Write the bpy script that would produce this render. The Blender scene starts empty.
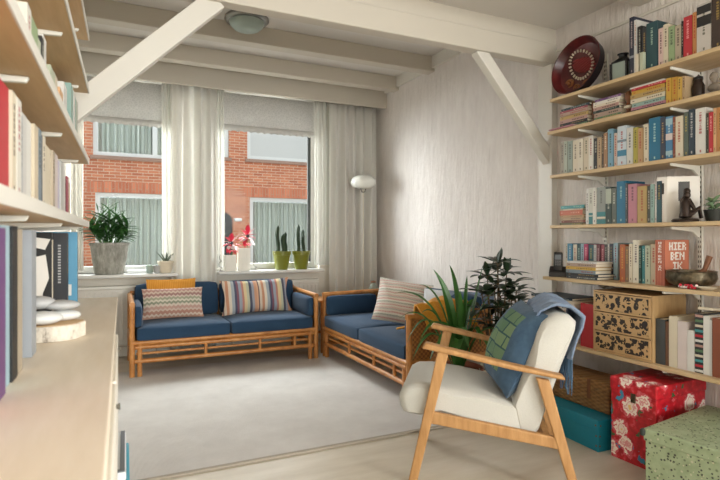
import bpy, bmesh, math, random
from mathutils import Vector, Matrix, Euler
random.seed(7)
C = bpy.context.scene.collection
PI = math.pi

# ------------------------------------------------------------------ materials
def lin(c):
    return tuple(((v/255)/12.92 if v/255 <= .04045 else ((v/255+.055)/1.055)**2.4) for v in c) + (1,)

class NT:
    def __init__(s, name):
        s.m = bpy.data.materials.new(name); s.m.use_nodes = True
        s.t = s.m.node_tree; s.b = s.t.nodes['Principled BSDF']
    def n(s, typ, **kw):
        nd = s.t.nodes.new('ShaderNode'+typ)
        for k, v in kw.items():
            if k[0] == '_': setattr(nd, k[1:], v)
            else:
                key = int(k[1:]) if k[0] == 'i' and k[1:].isdigit() else k.replace('__', ' ')
                if isinstance(v, bpy.types.NodeSocket): s.t.links.new(v, nd.inputs[key])
                else: nd.inputs[key].default_value = v
        return nd
    def math(s, op, a, b=0.0):
        return s.n('Math', _operation=op, i0=a, i1=b).outputs[0]
    def ramp(s, fac, stops, const=False):
        r = s.n('ValToRGB', Fac=fac)
        cr = r.color_ramp
        if const: cr.interpolation = 'CONSTANT'
        while len(cr.elements) < len(stops): cr.elements.new(.5)
        for e, (p, c) in zip(cr.elements, stops):
            e.position = p; e.color = lin(c) if len(c) == 3 else c
        return r.outputs[0]
    def mix(s, fac, a, b):
        m = s.n('Mix', _data_type='RGBA')
        for k, v in ((0, fac), (6, a), (7, b)):
            if isinstance(v, bpy.types.NodeSocket): s.t.links.new(v, m.inputs[k])
            else: m.inputs[k].default_value = v
        return m.outputs[2]
    def obj(s, scale=(1, 1, 1), gen=False):
        tc = s.n('TexCoord')
        return s.n('Mapping', Vector=tc.outputs['Generated' if gen else 'Object'], Scale=scale).outputs[0]
    def xyz(s, v):
        return s.n('SeparateXYZ', Vector=v).outputs
    def noise(s, vec, scale, detail=3, rough=.5):
        return s.n('TexNoise', Vector=vec, Scale=scale, Detail=detail, Roughness=rough).outputs[0]
    def col(s, v):
        if isinstance(v, bpy.types.NodeSocket): s.t.links.new(v, s.b.inputs['Base Color'])
        else: s.b.inputs['Base Color'].default_value = v
    def bump(s, h, strength=.3, dist=.01):
        b = s.n('Bump', Height=h, Strength=strength, Distance=dist)
        s.t.links.new(b.outputs[0], s.b.inputs['Normal'])
    def rough(s, r, spec=None):
        s.b.inputs['Roughness'].default_value = r
        if spec is not None: s.b.inputs['Specular IOR Level'].default_value = spec

MC = {}
def M(name, c, rough=.6, var=.12, scale=12, metal=0, bump=0, bscale=80, stretch=(1, 1, 1), spec=None):
    """plain surface with soft tonal variation of its own colour"""
    if name in MC: return MC[name]
    t = NT(name); v = t.obj(stretch)
    a = lin(c)
    lo = tuple(x*(1-var) for x in a[:3])+(1,); hi = tuple(min(1, x*(1+var)) for x in a[:3])+(1,)
    t.col(t.mix(t.noise(v, scale), lo, hi)); t.rough(rough, spec)
    t.b.inputs['Metallic'].default_value = metal
    if bump: t.bump(t.noise(v, bscale, 2), bump, .004)
    MC[name] = t.m
    return t.m

def wood(name, c1, c2, axis=(1, 12, 12), rough=.5, scale=3):
    t = NT(name); v = t.obj(axis)
    n = t.noise(v, scale, 5, .6)
    t.col(t.ramp(n, [(.3, c1), (.7, c2)])); t.rough(rough); t.bump(n, .08, .002)
    return t.m

def make_materials():
    m = {}
    # stippled, combed plaster wall
    t = NT('combed_plaster'); v = t.obj((1, 1, .13)); n = t.noise(v, 42, 4, .65)
    v2 = t.obj((1, 1, .3)); n2 = t.noise(v2, 14, 3, .6)
    t.col(t.ramp(n2, [(.3, (218, 211, 207)), (.7, (229, 223, 219))])); t.rough(.8, .2)
    t.bump(t.math('ADD', n, t.math('MULTIPLY', n2, .5)), .8, .025); m['plaster'] = t.m
    m['white_wall'] = M('painted_wall', (222, 216, 205), .7, .04, 3, bump=.08, bscale=60)
    m['ceiling'] = M('ceiling_boards', (208, 204, 199), .7, .03, 2)
    m['beam'] = M('cream_beam_paint', (196, 189, 177), .55, .05, 3, bump=.05, bscale=25, stretch=(.3, 1, 1))
    m['white_paint'] = M('white_paint', (210, 206, 198), .4, .03, 4)
    m['white_gloss'] = M('white_gloss', (208, 207, 203), .25, .02, 4)
    # pale screed / laminate floor with soft streaks
    t = NT('pale_floor'); v = t.obj((.7, 3.2, 1)); n = t.noise(v, 2.2, 5, .6)
    t.col(t.ramp(n, [(.3, (186, 174, 156)), (.55, (202, 192, 176)), (.75, (212, 203, 190))])); t.rough(.42, .35); m['floor'] = t.m
    # woven rug
    t = NT('woven_rug'); v = t.obj(); n = t.noise(v, 3.5, 5, .7); f = t.noise(v, 190, 2)
    b = t.ramp(n, [(.3, (206, 201, 197)), (.7, (222, 218, 214))])
    w = t.n('TexWave', Vector=v, Scale=60, Distortion=3).outputs[1]
    t.col(t.mix(t.math('MULTIPLY', f, .3), b, lin((172, 164, 158)))); t.rough(.95, .05)
    t.bump(t.math('ADD', f, t.math('MULTIPLY', w, .4)), .6, .006); m['rug'] = t.m
    m['rug_edge'] = M('rug_binding', (166, 156, 142), .9, .1, 60)
    # rattan poles
    t = NT('rattan_pole'); v = t.obj((9, 9, 9)); n = t.noise(v, 1.6, 4, .6)
    t.col(t.ramp(n, [(.25, (158, 98, 46)), (.5, (188, 126, 66)), (.75, (206, 150, 90))])); t.rough(.35, .5); m['rattan'] = t.m
    t = NT('woven_rattan'); v = t.obj((1, 1, 1)); x = t.xyz(v)
    c = t.n('TexChecker', Vector=t.obj((60, 60, 60)), Scale=1, Color1=lin((178, 118, 62)), Color2=lin((132, 82, 40))).outputs[0]
    t.col(c); t.rough(.55); m['rattan_weave'] = t.m
    def fabric(name, c1, c2, sc=160, bmp=.35):
        t = NT(name); v = t.obj(); n = t.noise(v, sc, 2); g = t.noise(v, 6, 3)
        t.col(t.mix(t.math('ADD', t.math('MULTIPLY', n, .6), t.math('MULTIPLY', g, .4)), lin(c1), lin(c2)))
        t.rough(.9, .12); t.bump(n, bmp, .003); t.b.inputs['Sheen Weight'].default_value = .12; return t.m
    m['navy'] = fabric('navy_sofa_cloth', (34, 54, 76), (52, 78, 106))
    m['offwhite_fabric'] = fabric('off_white_upholstery', (184, 182, 175), (204, 202, 196))
    m['pale_grey_fabric'] = fabric('pale_grey_cloth', (186, 188, 194), (208, 210, 214))
    m['denim'] = fabric('blue_grey_throw', (84, 100, 126), (140, 156, 178), 60)
    m['denim_dark'] = fabric('dark_blue_velvet', (44, 64, 86), (84, 110, 134), 40)
    m['mustard_knit'] = fabric('mustard_knit', (190, 122, 34), (230, 168, 72), 70, .8)
    # mustard corduroy
    t = NT('mustard_corduroy'); v = t.obj(); x = t.xyz(v)[0]
    wv = t.math('SINE', t.math('MULTIPLY', x, 420)); n = t.noise(v, 9, 3)
    t.col(t.mix(t.math('MULTIPLY', t.math('ADD', t.math('MULTIPLY', wv, .25), n), .8), lin((196, 128, 44)), lin((228, 170, 84))))
    t.rough(.85, .1); t.bump(wv, .3, .004); m['corduroy'] = t.m
    # zigzag cushion
    so = lambda L, k, g: [(p, tuple(int(x*(1-k)+y*k) for x, y in zip(c, g))) for p, c in L]
    t = NT('zigzag_weave'); v = t.obj(); o = t.xyz(v)
    tri = t.math('PINGPONG', o[0], .0175)
    zz = t.math('FRACT', t.math('MULTIPLY', t.math('ADD', o[2], t.math('MULTIPLY', tri, .75)), 3.55))
    t.col(t.ramp(zz, so([(0, (196, 142, 122)), (.09, (224, 206, 188)), (.15, (176, 116, 100)), (.24, (214, 190, 174)), (.3, (196, 150, 140)), (.38, (226, 214, 196)),
                      (.45, (128, 142, 120)), (.52, (226, 224, 204)), (.58, (150, 160, 134)), (.65, (224, 206, 190)), (.7, (150, 106, 104)), (.78, (214, 192, 174)),
                      (.84, (166, 116, 108)), (.92, (216, 196, 182))], .35, (186, 168, 156)), True))
    t.rough(.9, .1); t.bump(t.noise(v, 200, 2), .5, .003); m['zigzag'] = t.m
    # striped cushion
    t = NT('striped_cloth'); v = t.obj(); o = t.xyz(v)
    cs = [(222, 168, 132), (86, 62, 70), (226, 208, 186), (206, 138, 104), (236, 224, 204), (164, 178, 190), (60, 66, 96), (122, 72, 92), (150, 164, 184), (196, 122, 108), (232, 210, 160), (200, 204, 176), (58, 62, 86), (150, 158, 178), (214, 150, 116)]
    fr = t.math('FRACT', t.math('ADD', t.math('MULTIPLY', o[0], 3.1), .03))
    pos = [0, .05, .08, .15, .22, .3, .38, .44, .5, .58, .64, .72, .79, .86, .93]
    t.col(t.ramp(fr, so(list(zip(pos, cs)), .25, (176, 166, 158)), True)); t.rough(.9, .1); t.bump(t.noise(v, 180, 2), .4, .003); m['striped'] = t.m
    # pale woven cushion: dotted rows of rose, green and white
    t = NT('woven_rows'); v = t.obj(); o = t.xyz(v)
    fr = t.math('FRACT', t.math('MULTIPLY', t.math('ADD', o[2], t.math('MULTIPLY', t.noise(v, 9), .012)), 9.5))
    rowc = t.ramp(fr, [(0, (206, 176, 168)), (.12, (216, 210, 200)), (.24, (198, 152, 146)), (.33, (212, 204, 196)), (.45, (164, 170, 160)), (.56, (228, 224, 216)), (.68, (204, 160, 152)), (.8, (216, 208, 198)), (.9, (178, 176, 168))], True)
    ck = t.n('TexChecker', Vector=t.obj((90, 90, 90)), Scale=1, Color1=(1, 1, 1, 1), Color2=(0, 0, 0, 1)).outputs[1]
    t.col(t.mix(t.math('MULTIPLY', ck, .35), rowc, lin((226, 218, 208)))); t.rough(.95, .05); t.bump(ck, .4, .004); m['woven_rows'] = t.m
    # green patch panel
    t = NT('green_patch'); v = t.obj(); o = t.xyz(v)
    br = t.n('TexBrick', Vector=t.n('CombineXYZ', X=o[0], Y=o[2]).outputs[0], Scale=1, Color1=lin((118, 138, 106)), Color2=lin((92, 120, 98)), Mortar=lin((56, 84, 86)))
    br.inputs['Brick Width'].default_value = .09; br.inputs['Row Height'].default_value = .06; br.inputs['Mortar Size'].default_value = .004
    t.col(br.outputs[0]); t.rough(.9, .1); t.bump(t.noise(v, 120, 2), .4, .003); m['green_patch'] = t.m
    m['oak'] = wood('light_oak', (160, 114, 66), (190, 145, 94), (14, 14, 2.2))
    m['shelf_wood'] = wood('birch_shelf', (182, 155, 116), (202, 177, 139), (14, 1.4, 14))
    m['shelf_underside'] = wood('shelf_board_left', (190, 158, 114), (206, 176, 132), (14, 1.4, 14))
    m['cabinet_top'] = wood('cream_cabinet_top', (230, 216, 194), (240, 228, 210), (9, 1.2, 9), .42)
    m['cabinet_white'] = M('cabinet_front', (232, 226, 214), .4, .03, 3)
    m['bracket'] = M('bracket_white', (222, 220, 212), .4, .04, 10)
    m['slot'] = M('bracket_slots', (70, 68, 64), .6)
    # brick, english bond-like
    t = NT('orange_brick'); v = t.obj(); o = t.xyz(v)
    br = t.n('TexBrick', Vector=t.n('CombineXYZ', X=o[0], Y=o[2]).outputs[0], Scale=1, Color1=lin((204, 132, 98)), Color2=lin((172, 102, 76)), Mortar=lin((204, 180, 158)))
    br.inputs['Brick Width'].default_value = .215; br.inputs['Row Height'].default_value = .063; br.inputs['Mortar Size'].default_value = .007
    br.offset = .5
    t.col(t.mix(t.math('MULTIPLY', t.noise(v, 5, 4), .45), br.outputs[0], lin((150, 96, 76)))); t.rough(.9, .1); m['brick'] = t.m
    t = NT('soldier_brick'); v = t.obj(); o = t.xyz(v)
    br = t.n('TexBrick', Vector=t.n('CombineXYZ', X=o[2], Y=o[0]).outputs[0], Scale=1, Color1=lin((204, 128, 98)), Color2=lin((176, 104, 80)), Mortar=lin((166, 134, 112)))
    br.inputs['Brick Width'].default_value = .3; br.inputs['Row Height'].default_value = .065; br.inputs['Mortar Size'].default_value = .007
    t.col(br.outputs[0]); t.rough(.9, .1); m['soldier'] = t.m
    m['concrete'] = M('street_concrete', (150, 146, 140), .9, .15, 2)
    m['stone_sill'] = M('stone_sill', (150, 120, 104), .8)
    m['far_curtain'] = M('pale_green_grey_curtain', (206, 206, 200), .9, .05, 4)
    m['white_panel'] = M('white_blank_panel', (186, 184, 180), .6, .02, 3)
    m['dark'] = M('near_black', (26, 25, 26), .5)
    m['dark_gap'] = M('dark_green_frame', (44, 48, 46), .5)
    # glass pane
    t = NT('window_glass'); t.t.nodes.remove(t.b)
    out = t.t.nodes['Material Output']
    fr = t.n('Fresnel', IOR=1.45); gl = t.n('BsdfGlossy', Roughness=.02); tr = t.n('BsdfTransparent', Color=(.96, .98, .97, 1))
    mx = t.n('MixShader', i0=t.math('MULTIPLY', fr.outputs[0], .05), i1=tr.outputs[0], i2=gl.outputs[0])
    t.t.links.new(mx.outputs[0], out.inputs[0]); m['glass'] = t.m
    # translucent cloths
    def cloth(name, c, trans, holes=None):
        t = NT(name); out = t.t.nodes['Material Output']; v = t.obj()
        t.col(t.mix(t.noise(v, 3), lin(tuple(x*.95 for x in c)), lin(c))); t.rough(.95, .05)
        tl = t.n('BsdfTranslucent', Color=lin(c))
        mx = t.n('MixShader', i0=trans, i1=t.b.outputs[0], i2=tl.outputs[0])
        last = mx
        if holes:
            tr = t.n('BsdfTransparent')
            fac = holes(t, v)
            last = t.n('MixShader', i0=fac, i1=mx.outputs[0], i2=tr.outputs[0])
        t.t.links.new(last.outputs[0], out.inputs[0]); return t.m
    m['curtain'] = cloth('cream_curtain_linen', (240, 238, 233), .40)
    m['sheer'] = cloth('white_sheer_voile', (236, 235, 230), .25, lambda t, v: .22)
    def lace(t, v):
        vo = t.n('TexVoronoi', Vector=v, Scale=46, _feature='DISTANCE_TO_EDGE').outputs[0]
        return t.ramp(vo, [(.03, (0, 0, 0)), (.16, (110, 110, 110))])
    m['lace'] = cloth('textured_lace_cloth', (202, 200, 196), .05, lace)
    m['lace_hem'] = cloth('lace_hem_cloth', (198, 195, 190), .05, lambda t, v: .04)
    m['opal'] = M('opal_glass', (226, 226, 220), .25, .02)
    m['steel'] = M('brushed_steel', (128, 126, 120), .3, .08, 20, 1)
    m['grey_green_glass'] = M('frosted_green_glass', (150, 164, 156), .3, .05, 6)
    t = NT('zinc_planter'); v = t.obj((1, 1, .35)); n = t.noise(v, 26, 5, .7)
    t.col(t.ramp(n, [(.3, (118, 116, 108)), (.55, (158, 156, 148)), (.75, (190, 187, 178))])); t.rough(.8, .2); t.bump(n, .5, .01); m['zinc'] = t.m
    m['leaf_dark'] = M('dark_leaf', (54, 96, 46), .38, .4, 9, spec=.5)
    m['leaf_mid'] = M('strap_leaf', (62, 108, 46), .38, .45, 7, spec=.5)
    m['leaf_deep'] = M('glossy_deep_leaf', (40, 58, 36), .35, .4, 9, spec=.5)
    for k in ('leaf_dark', 'leaf_mid', 'leaf_deep'):
        q = m[k].node_tree; pb = q.nodes['Principled BSDF']; tl = q.nodes.new('ShaderNodeBsdfTranslucent'); mx = q.nodes.new('ShaderNodeMixShader'); mx.inputs[0].default_value = .22
        q.links.new(pb.inputs['Base Color'].links[0].from_socket, tl.inputs[0]); q.links.new(pb.outputs[0], mx.inputs[1]); q.links.new(tl.outputs[0], mx.inputs[2]); q.links.new(mx.outputs[0], q.nodes['Material Output'].inputs[0])
    m['cactus'] = M('cactus_skin', (34, 56, 32), .6, .4, 30, bump=.6, bscale=60)
    m['succulent'] = M('aloe_skin', (88, 100, 82), .5, .3, 20)
    m['bark'] = M('stem_bark', (92, 74, 50), .8, .3, 30)
    m['soil'] = M('potting_soil', (48, 36, 28), .95, .4, 60, bump=.5)
    m['olive_pot'] = M('olive_glaze', (112, 116, 34), .3, .15, 10)
    m['cream_pot'] = M('cream_pot_glaze', (216, 206, 186), .5, .08, 20)
    m['terracotta'] = M('terracotta_pot', (138, 78, 54), .7, .15, 12)
    m['vase_white'] = M('white_ribbed_ceramic', (226, 222, 212), .4, .06, 12)
    m['petal_red'] = M('red_petal', (206, 34, 66), .6, .3, 25)
    m['petal_white'] = M('white_petal', (232, 214, 214), .6, .1, 25)
    m['seed'] = M('dark_flower_eye', (62, 62, 66), .6)
    m['wire'] = M('grey_wire', (110, 108, 104), .4, .05, 10, .8)
    m['paper'] = M('book_paper', (224, 214, 194), .85, .06, 40, stretch=(1, 30, 1))
    m['stone_grey'] = M('grey_pebble_stone', (176, 176, 176), .6, .12, 14)
    m['stone_white'] = M('white_pebble_stone', (214, 214, 212), .6, .08, 14)
    t = NT('birch_bark'); v = t.obj((1, 1, .5)); n = t.noise(v, 38, 5, .7)
    t.col(t.ramp(n, [(.3, (92, 74, 58)), (.45, (206, 196, 182)), (.62, (228, 220, 206)), (.76, (198, 150, 104))])); t.rough(.85); t.bump(n, .6, .006); m['birch'] = t.m
    m['birch_cut'] = wood('birch_cut_face', (196, 160, 116), (220, 190, 150), (4, 4, 4), .7)
    # boxes
    t = NT('red_floral_print'); v = t.obj()
    vs = v
    vo = t.n('TexVoronoi', Vector=vs, Scale=9.5); d = vo.outputs[0]; rc = t.xyz(vo.outputs[1])[0]
    pet = t.noise(vs, 42, 3); dd = t.math('ADD', d, t.math('MULTIPLY', t.math('SUBTRACT', pet, .5), .55))
    flower = t.ramp(dd, [(0, (232, 190, 120)), (.06, (238, 220, 206)), (.2, (222, 150, 150)), (.26, (244, 228, 216)), (.36, (208, 90, 100))], True)
    isf = t.math('MULTIPLY', t.math('LESS_THAN', dd, .46), t.math('GREATER_THAN', rc, .22))
    lf = t.noise(vs, 19, 2); isl = t.math('GREATER_THAN', lf, .63)
    lc = t.ramp(t.noise(vs, 9, 1), [(.4, (62, 102, 62)), (.55, (60, 132, 168))], True)
    base = t.ramp(t.noise(vs, 30, 3), [(.35, (158, 20, 32)), (.6, (196, 30, 44)), (.72, (216, 84, 96))])
    t.col(t.mix(isf, t.mix(isl, base, lc), flower)); t.rough(.35, .5); m['floral'] = t.m
    t = NT('speckled_sage'); v = t.obj()
    sp = t.n('TexVoronoi', Vector=v, Scale=80).outputs; rc = t.xyz(sp[1])
    isd = t.math('MULTIPLY', t.math('LESS_THAN', t.math('ADD', sp[0], t.math('MULTIPLY', rc[1], .2)), .4), t.math('GREATER_THAN', rc[0], .35))
    base = t.ramp(t.noise(v, 22, 4), [(.3, (138, 154, 122)), (.7, (164, 178, 146))])
    sc = t.ramp(rc[2], [(.3, (64, 66, 58)), (.6, (106, 118, 92)), (.85, (188, 186, 160))], True)
    t.col(t.mix(isd, base, sc)); t.rough(.5); m['sage'] = t.m
    m['teal_card'] = M('teal_card', (14, 124, 148), .55, .1, 8)
    t = NT('wicker'); v = t.obj((1, 1, 1)); o = t.xyz(v)
    s1 = t.math('SINE', t.math('MULTIPLY', o[2], 300)); s2 = t.math('SINE', t.math('MULTIPLY', t.math('ADD', o[0], o[1]), 120))
    wv = t.math('MULTIPLY', s1, s2); n = t.noise(v, 20)
    t.col(t.mix(t.math('ADD', t.math('MULTIPLY', wv, .32), n), lin((112, 78, 44)), lin((164, 122, 74)))); t.rough(.7); t.bump(wv, .6, .006); m['wicker'] = t.m
    m['kraft'] = wood('plywood_drawer', (176, 142, 98), (194, 160, 114), (14, 3, 3))
    t = NT('cut_out_pattern'); v = t.obj(); n = t.n('TexNoise', Vector=v, Scale=29, Detail=3, Roughness=.62).outputs[0]
    ck = t.n('TexVoronoi', Vector=v, Scale=40, _feature='F1').outputs[0]
    o = t.xyz(v)
    bl = t.math('MULTIPLY', t.math('GREATER_THAN', n, .44), t.math('LESS_THAN', ck, .58))
    t.col(t.mix(bl, lin((184, 150, 104)), lin((36, 26, 20)))); t.rough(.6); m['cutout'] = t.m
    # carved dish
    t = NT('carved_dark_wood'); v = t.obj(); n = t.noise(v, 9, 4)
    t.col(t.ramp(n, [(.3, (46, 15, 17)), (.55, (86, 25, 28)), (.75, (116, 42, 40))])); t.rough(.3, .5); m['carved'] = t.m
    m['carved_out'] = M('dark_dish_back', (32, 26, 32), .35, .3, 8)
    m['carved_red'] = M('carved_red_ribs', (140, 44, 46), .35, .3, 30)
    m['bone'] = M('bone_inlay', (196, 186, 168), .5, .1, 30)
    m['gold_wood'] = M('golden_wood_inlay', (134, 84, 46), .4, .2, 20)
    t = NT('hammered_brass'); v = t.obj(); n = t.noise(v, 40, 3)
    t.col(t.ramp(n, [(.3, (62, 57, 48)), (.6, (112, 102, 84)), (.8, (160, 150, 128))])); t.rough(.35); t.b.inputs['Metallic'].default_value = .85; t.bump(n, .5, .006); m['brass'] = t.m
    m['bronze'] = M('dark_bronze', (52, 40, 34), .4, .3, 30, .5)
    m['grey_stone'] = M('bust_grey_stone', (126, 116, 104), .8, .2, 30)
    m['brown_carving'] = M('brown_carving', (112, 68, 38), .5, .25, 25)
    m['photo_dark'] = M('dark_photo_print', (58, 54, 52), .5, .6, 40)
    m['white_card'] = M('white_card', (226, 222, 216), .6, .03, 6)
    m['plastic_black'] = M('black_plastic', (28, 28, 31), .35)
    m['key_grey'] = M('grey_keys', (120, 122, 126), .5)
    m['bead_red'] = M('red_beads', (196, 34, 56), .4)
    m['bead_white'] = M('white_beads', (230, 222, 216), .4)
    m['teal_plastic'] = M('turquoise_plastic', (18, 156, 184), .35, .05)
    m['grey_plastic'] = M('grey_plastic', (108, 114, 122), .45)
    m['white_plastic'] = M('white_plastic', (222, 226, 228), .35, .02)
    return m
MT = make_materials()

# ------------------------------------------------------------------ mesh builder
class MB:
    def __init__(s):
        s.bm = bmesh.new(); s.mats = []; s.mi = 0
    def use(s, mat):
        if mat not in s.mats: s.mats.append(mat)
        s.mi = s.mats.index(mat); return s
    def _tag(s, faces):
        for f in faces: f.material_index = s.mi
    def box(s, a, b, bev=0, seg=2, mat=None):
        """axis-aligned box from corner a to corner b"""
        c = [(a[i]+b[i])/2 for i in range(3)]; d = [abs(b[i]-a[i]) for i in range(3)]
        return s.obox(c, d, None, bev, seg)
    def obox(s, c, d, rot=None, bev=0, seg=2):
        mt = Matrix.Translation(c) @ (rot.to_matrix().to_4x4() if rot is not None and not isinstance(rot, Matrix) else (rot if rot is not None else Matrix())) @ Matrix.Diagonal((d[0], d[1], d[2], 1))
        r = bmesh.ops.create_cube(s.bm, size=1, matrix=mt)
        fs = set(f for v in r['verts'] for f in v.link_faces); s._tag(fs)
        if bev > 0:
            es = list(set(e for v in r['verts'] for e in v.link_edges))
            bev = min(bev, min(d)*.49)
            r2 = bmesh.ops.bevel(s.bm, geom=es, offset=bev, segments=seg, affect='EDGES', profile=.5)
            s._tag(r2['faces'])
        return s
    def tube(s, pts, rad, seg=8, caps=True):
        pts = [Vector(p) for p in pts]; n = len(pts)
        rads = rad if isinstance(rad, (list, tuple)) else [rad]*n
        rings = []; up = None
        for i, p in enumerate(pts):
            t = (pts[min(i+1, n-1)]-pts[max(i-1, 0)]).normalized()
            if up is None: up = Vector((0, 0, 1)) if abs(t.z) < .9 else Vector((1, 0, 0))
            x = t.cross(up)
            if x.length < 1e-4: x = t.cross(Vector((0, 1, 0)))
            x.normalize(); y = x.cross(t).normalized(); up = y
            rings.append([s.bm.verts.new(p + (x*math.cos(k*2*PI/seg)+y*math.sin(k*2*PI/seg))*rads[i]) for k in range(seg)])
        fs = []
        for a, b in zip(rings, rings[1:]):
            for k in range(seg): fs.append(s.bm.faces.new((a[k], a[(k+1) % seg], b[(k+1) % seg], b[k])))
        if caps:
            fs.append(s.bm.faces.new(rings[0][::-1])); fs.append(s.bm.faces.new(rings[-1]))
        s._tag(fs); return s
    def lathe(s, prof, seg=24, c=(0, 0, 0), close=False, rot=None, sx=1, sy=1):
        rm = rot.to_matrix() if rot is not None else Matrix.Identity(3)
        rings = []
        for r, z in prof:
            if r < 1e-5: rings.append([s.bm.verts.new(Vector(c)+rm @ Vector((0, 0, z)))])
            else: rings.append([s.bm.verts.new(Vector(c)+rm @ Vector((r*sx*math.cos(k*2*PI/seg), r*sy*math.sin(k*2*PI/seg), z))) for k in range(seg)])
        fs = []
        for a, b in zip(rings, rings[1:]):
            for k in range(seg):
                k2 = (k+1) % seg
                if len(a) == 1 and len(b) == 1: continue
                if len(a) == 1: fs.append(s.bm.faces.new((a[0], b[k2], b[k])))
                elif len(b) == 1: fs.append(s.bm.faces.new((a[k], a[k2], b[0])))
                else: fs.append(s.bm.faces.new((a[k], a[k2], b[k2], b[k])))
        s._tag(fs); return s
    def ball(s, c, r, seg=12, sc=(1, 1, 1)):
        prof = [(r*math.sin(i*PI/seg), -r*math.cos(i*PI/seg)*sc[2]) for i in range(seg+1)]
        return s.lathe(prof, seg*2, c, sx=sc[0], sy=sc[1])
    def prism(s, poly, axis, a, b):
        """polygon in the plane normal to axis ('x','y','z'), extruded from a to b"""
        def p(q, w): return {'x': (w, q[0], q[1]), 'y': (q[0], w, q[1]), 'z': (q[0], q[1], w)}[axis]
        va = [s.bm.verts.new(p(q, a)) for q in poly]; vb = [s.bm.verts.new(p(q, b)) for q in poly]
        n = len(poly); fs = [s.bm.faces.new(va[::-1]), s.bm.faces.new(vb)]
        for i in range(n): fs.append(s.bm.faces.new((va[i], va[(i+1) % n], vb[(i+1) % n], vb[i])))
        s._tag(fs); return s
    def grid(s, fn, nu, nv, wrap=False):
        vs = [[s.bm.verts.new(fn(i/nu, j/nv)) for j in range(nv+1)] for i in range(nu+1)]
        fs = [s.bm.faces.new((vs[i][j], vs[i+1][j], vs[i+1][j+1], vs[i][j+1])) for i in range(nu) for j in range(nv)]
        s._tag(fs); return s
    def leaf(s, base, d, length, width, droop=.3, seg=5, fold=.15, shape=None):
        """curved blade leaf; d = start direction"""
        d = Vector(d).normalized(); side = d.cross(Vector((0, 0, 1)))
        if side.length < .05: side = Vector((random.uniform(-1, 1), random.uniform(-1, 1), 0))
        side.normalize(); p = Vector(base); rows = []; st = length/seg
        for i in range(seg+1):
            f = i/seg
            w = width*(shape(f) if shape else math.sin(PI*min(1, max(0, f*.93+.05)))**.8)*.5
            up = side.cross(d).normalized()
            rows.append([s.bm.verts.new(p-side*w+up*w*fold*2), s.bm.verts.new(p), s.bm.verts.new(p+side*w+up*w*fold*2)])
            p = p+d*st; d = (d+Vector((0, 0, -droop/seg))).normalized()
        fs = []
        for a, b in zip(rows, rows[1:]):
            fs += [s.bm.faces.new((a[0], a[1], b[1], b[0])), s.bm.faces.new((a[1], a[2], b[2], b[1]))]
        s._tag(fs); return s
    def cushion(s, a, b, r=.04, puff=.012, seg=4):
        """upholstered block: rounded box whose broad faces swell"""
        a = Vector(a); b = Vector(b); c = (a+b)/2; d = b-a
        n = 10
        vs = {}
        fs = []
        def vert(i, j, k):
            key = (i, j, k)
            if key not in vs:
                q = Vector((i/n*2-1, j/n*2-1, k/n*2-1))
                h = Vector((d.x/2, d.y/2, d.z/2)); p = Vector((q.x*h.x, q.y*h.y, q.z*h.z))
                core = Vector((max(-h.x+r, min(h.x-r, p.x)), max(-h.y+r, min(h.y-r, p.y)), max(-h.z+r, min(h.z-r, p.z))))
                o = p-core
                if o.length > 1e-6: p = core+o.normalized()*r
                for ax in range(3):
                    o1, o2 = (ax+1) % 3, (ax+2) % 3
                    p[ax] += q[ax]*puff*(1-q[o1]**2)*(1-q[o2]**2)*(1 if h[ax] == min(h) else .3)
                vs[key] = s.bm.verts.new(c+p)
            return vs[key]
        for ax in range(3):
            for side in (0, n):
                for i in range(n):
                    for j in range(n):
                        q = []
                        for (u, v) in ((i, j), (i+1, j), (i+1, j+1), (i, j+1)):
                            k = [0, 0, 0]; k[ax] = side; k[(ax+1) % 3] = u; k[(ax+2) % 3] = v
                            q.append(vert(*k))
                        if side == 0: q.reverse()
                        fs.append(s.bm.faces.new(q))
        s._tag(fs); return s
    def pillow(s, w, h, t, patch=None, n=16, pinch=.05):
        """scatter cushion standing on z=0, facing -y"""
        base = s.mi
        for sgn in (-1, 1):
            vs = {}
            for i in range(n+1):
                for j in range(n+1):
                    u = i/n*2-1; v = j/n*2-1
                    e = max(0, (1-abs(u)**2.4)*(1-abs(v)**2.4))**.55
                    px = u*w/2*(1-pinch*(1-abs(v)**2)*abs(u)); pz = v*h/2*(1-pinch*(1-abs(u)**2)*abs(v))
                    wr = .006*math.sin(9*u+5*v)*e
                    vs[i, j] = s.bm.verts.new((px, sgn*(t/2*e+wr+.003), pz+h/2))
            for i in range(n):
                for j in range(n):
                    q = (vs[i, j], vs[i+1, j], vs[i+1, j+1], vs[i, j+1])
                    f = s.bm.faces.new(q if sgn < 0 else q[::-1]); f.material_index = base
                    if patch is not None and sgn < 0 and patch(i/n, j/n): f.material_index = 1
        bmesh.ops.remove_doubles(s.bm, verts=s.bm.verts, dist=.0065)
        return s
    def xf(s, mtx):
        bmesh.ops.transform(s.bm, matrix=mtx, verts=s.bm.verts); return s
    def build(s, name, mat=None, parent=None, smooth=False, loc=None, solid=0, bevel=0):
        if mat is not None and not s.mats: s.mats = [mat]
        bmesh.ops.recalc_face_normals(s.bm, faces=s.bm.faces)
        me = bpy.data.meshes.new(name); s.bm.to_mesh(me); s.bm.free()
        for q in s.mats: me.materials.append(q)
        if smooth:
            for p in me.polygons: p.use_smooth = True
            try: me.set_sharp_from_angle(angle=math.radians(38))
            except Exception: pass
        o = bpy.data.objects.new(name, me); C.objects.link(o)
        if parent is not None: o.parent = parent
        if loc is not None: o.location = loc
        if solid:
            md = o.modifiers.new('solid', 'SOLIDIFY'); md.thickness = solid; md.offset = 0
        if bevel:
            md = o.modifiers.new('bevel', 'BEVEL'); md.width = bevel; md.segments = 2; md.limit_method = 'ANGLE'
        return o

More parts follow.
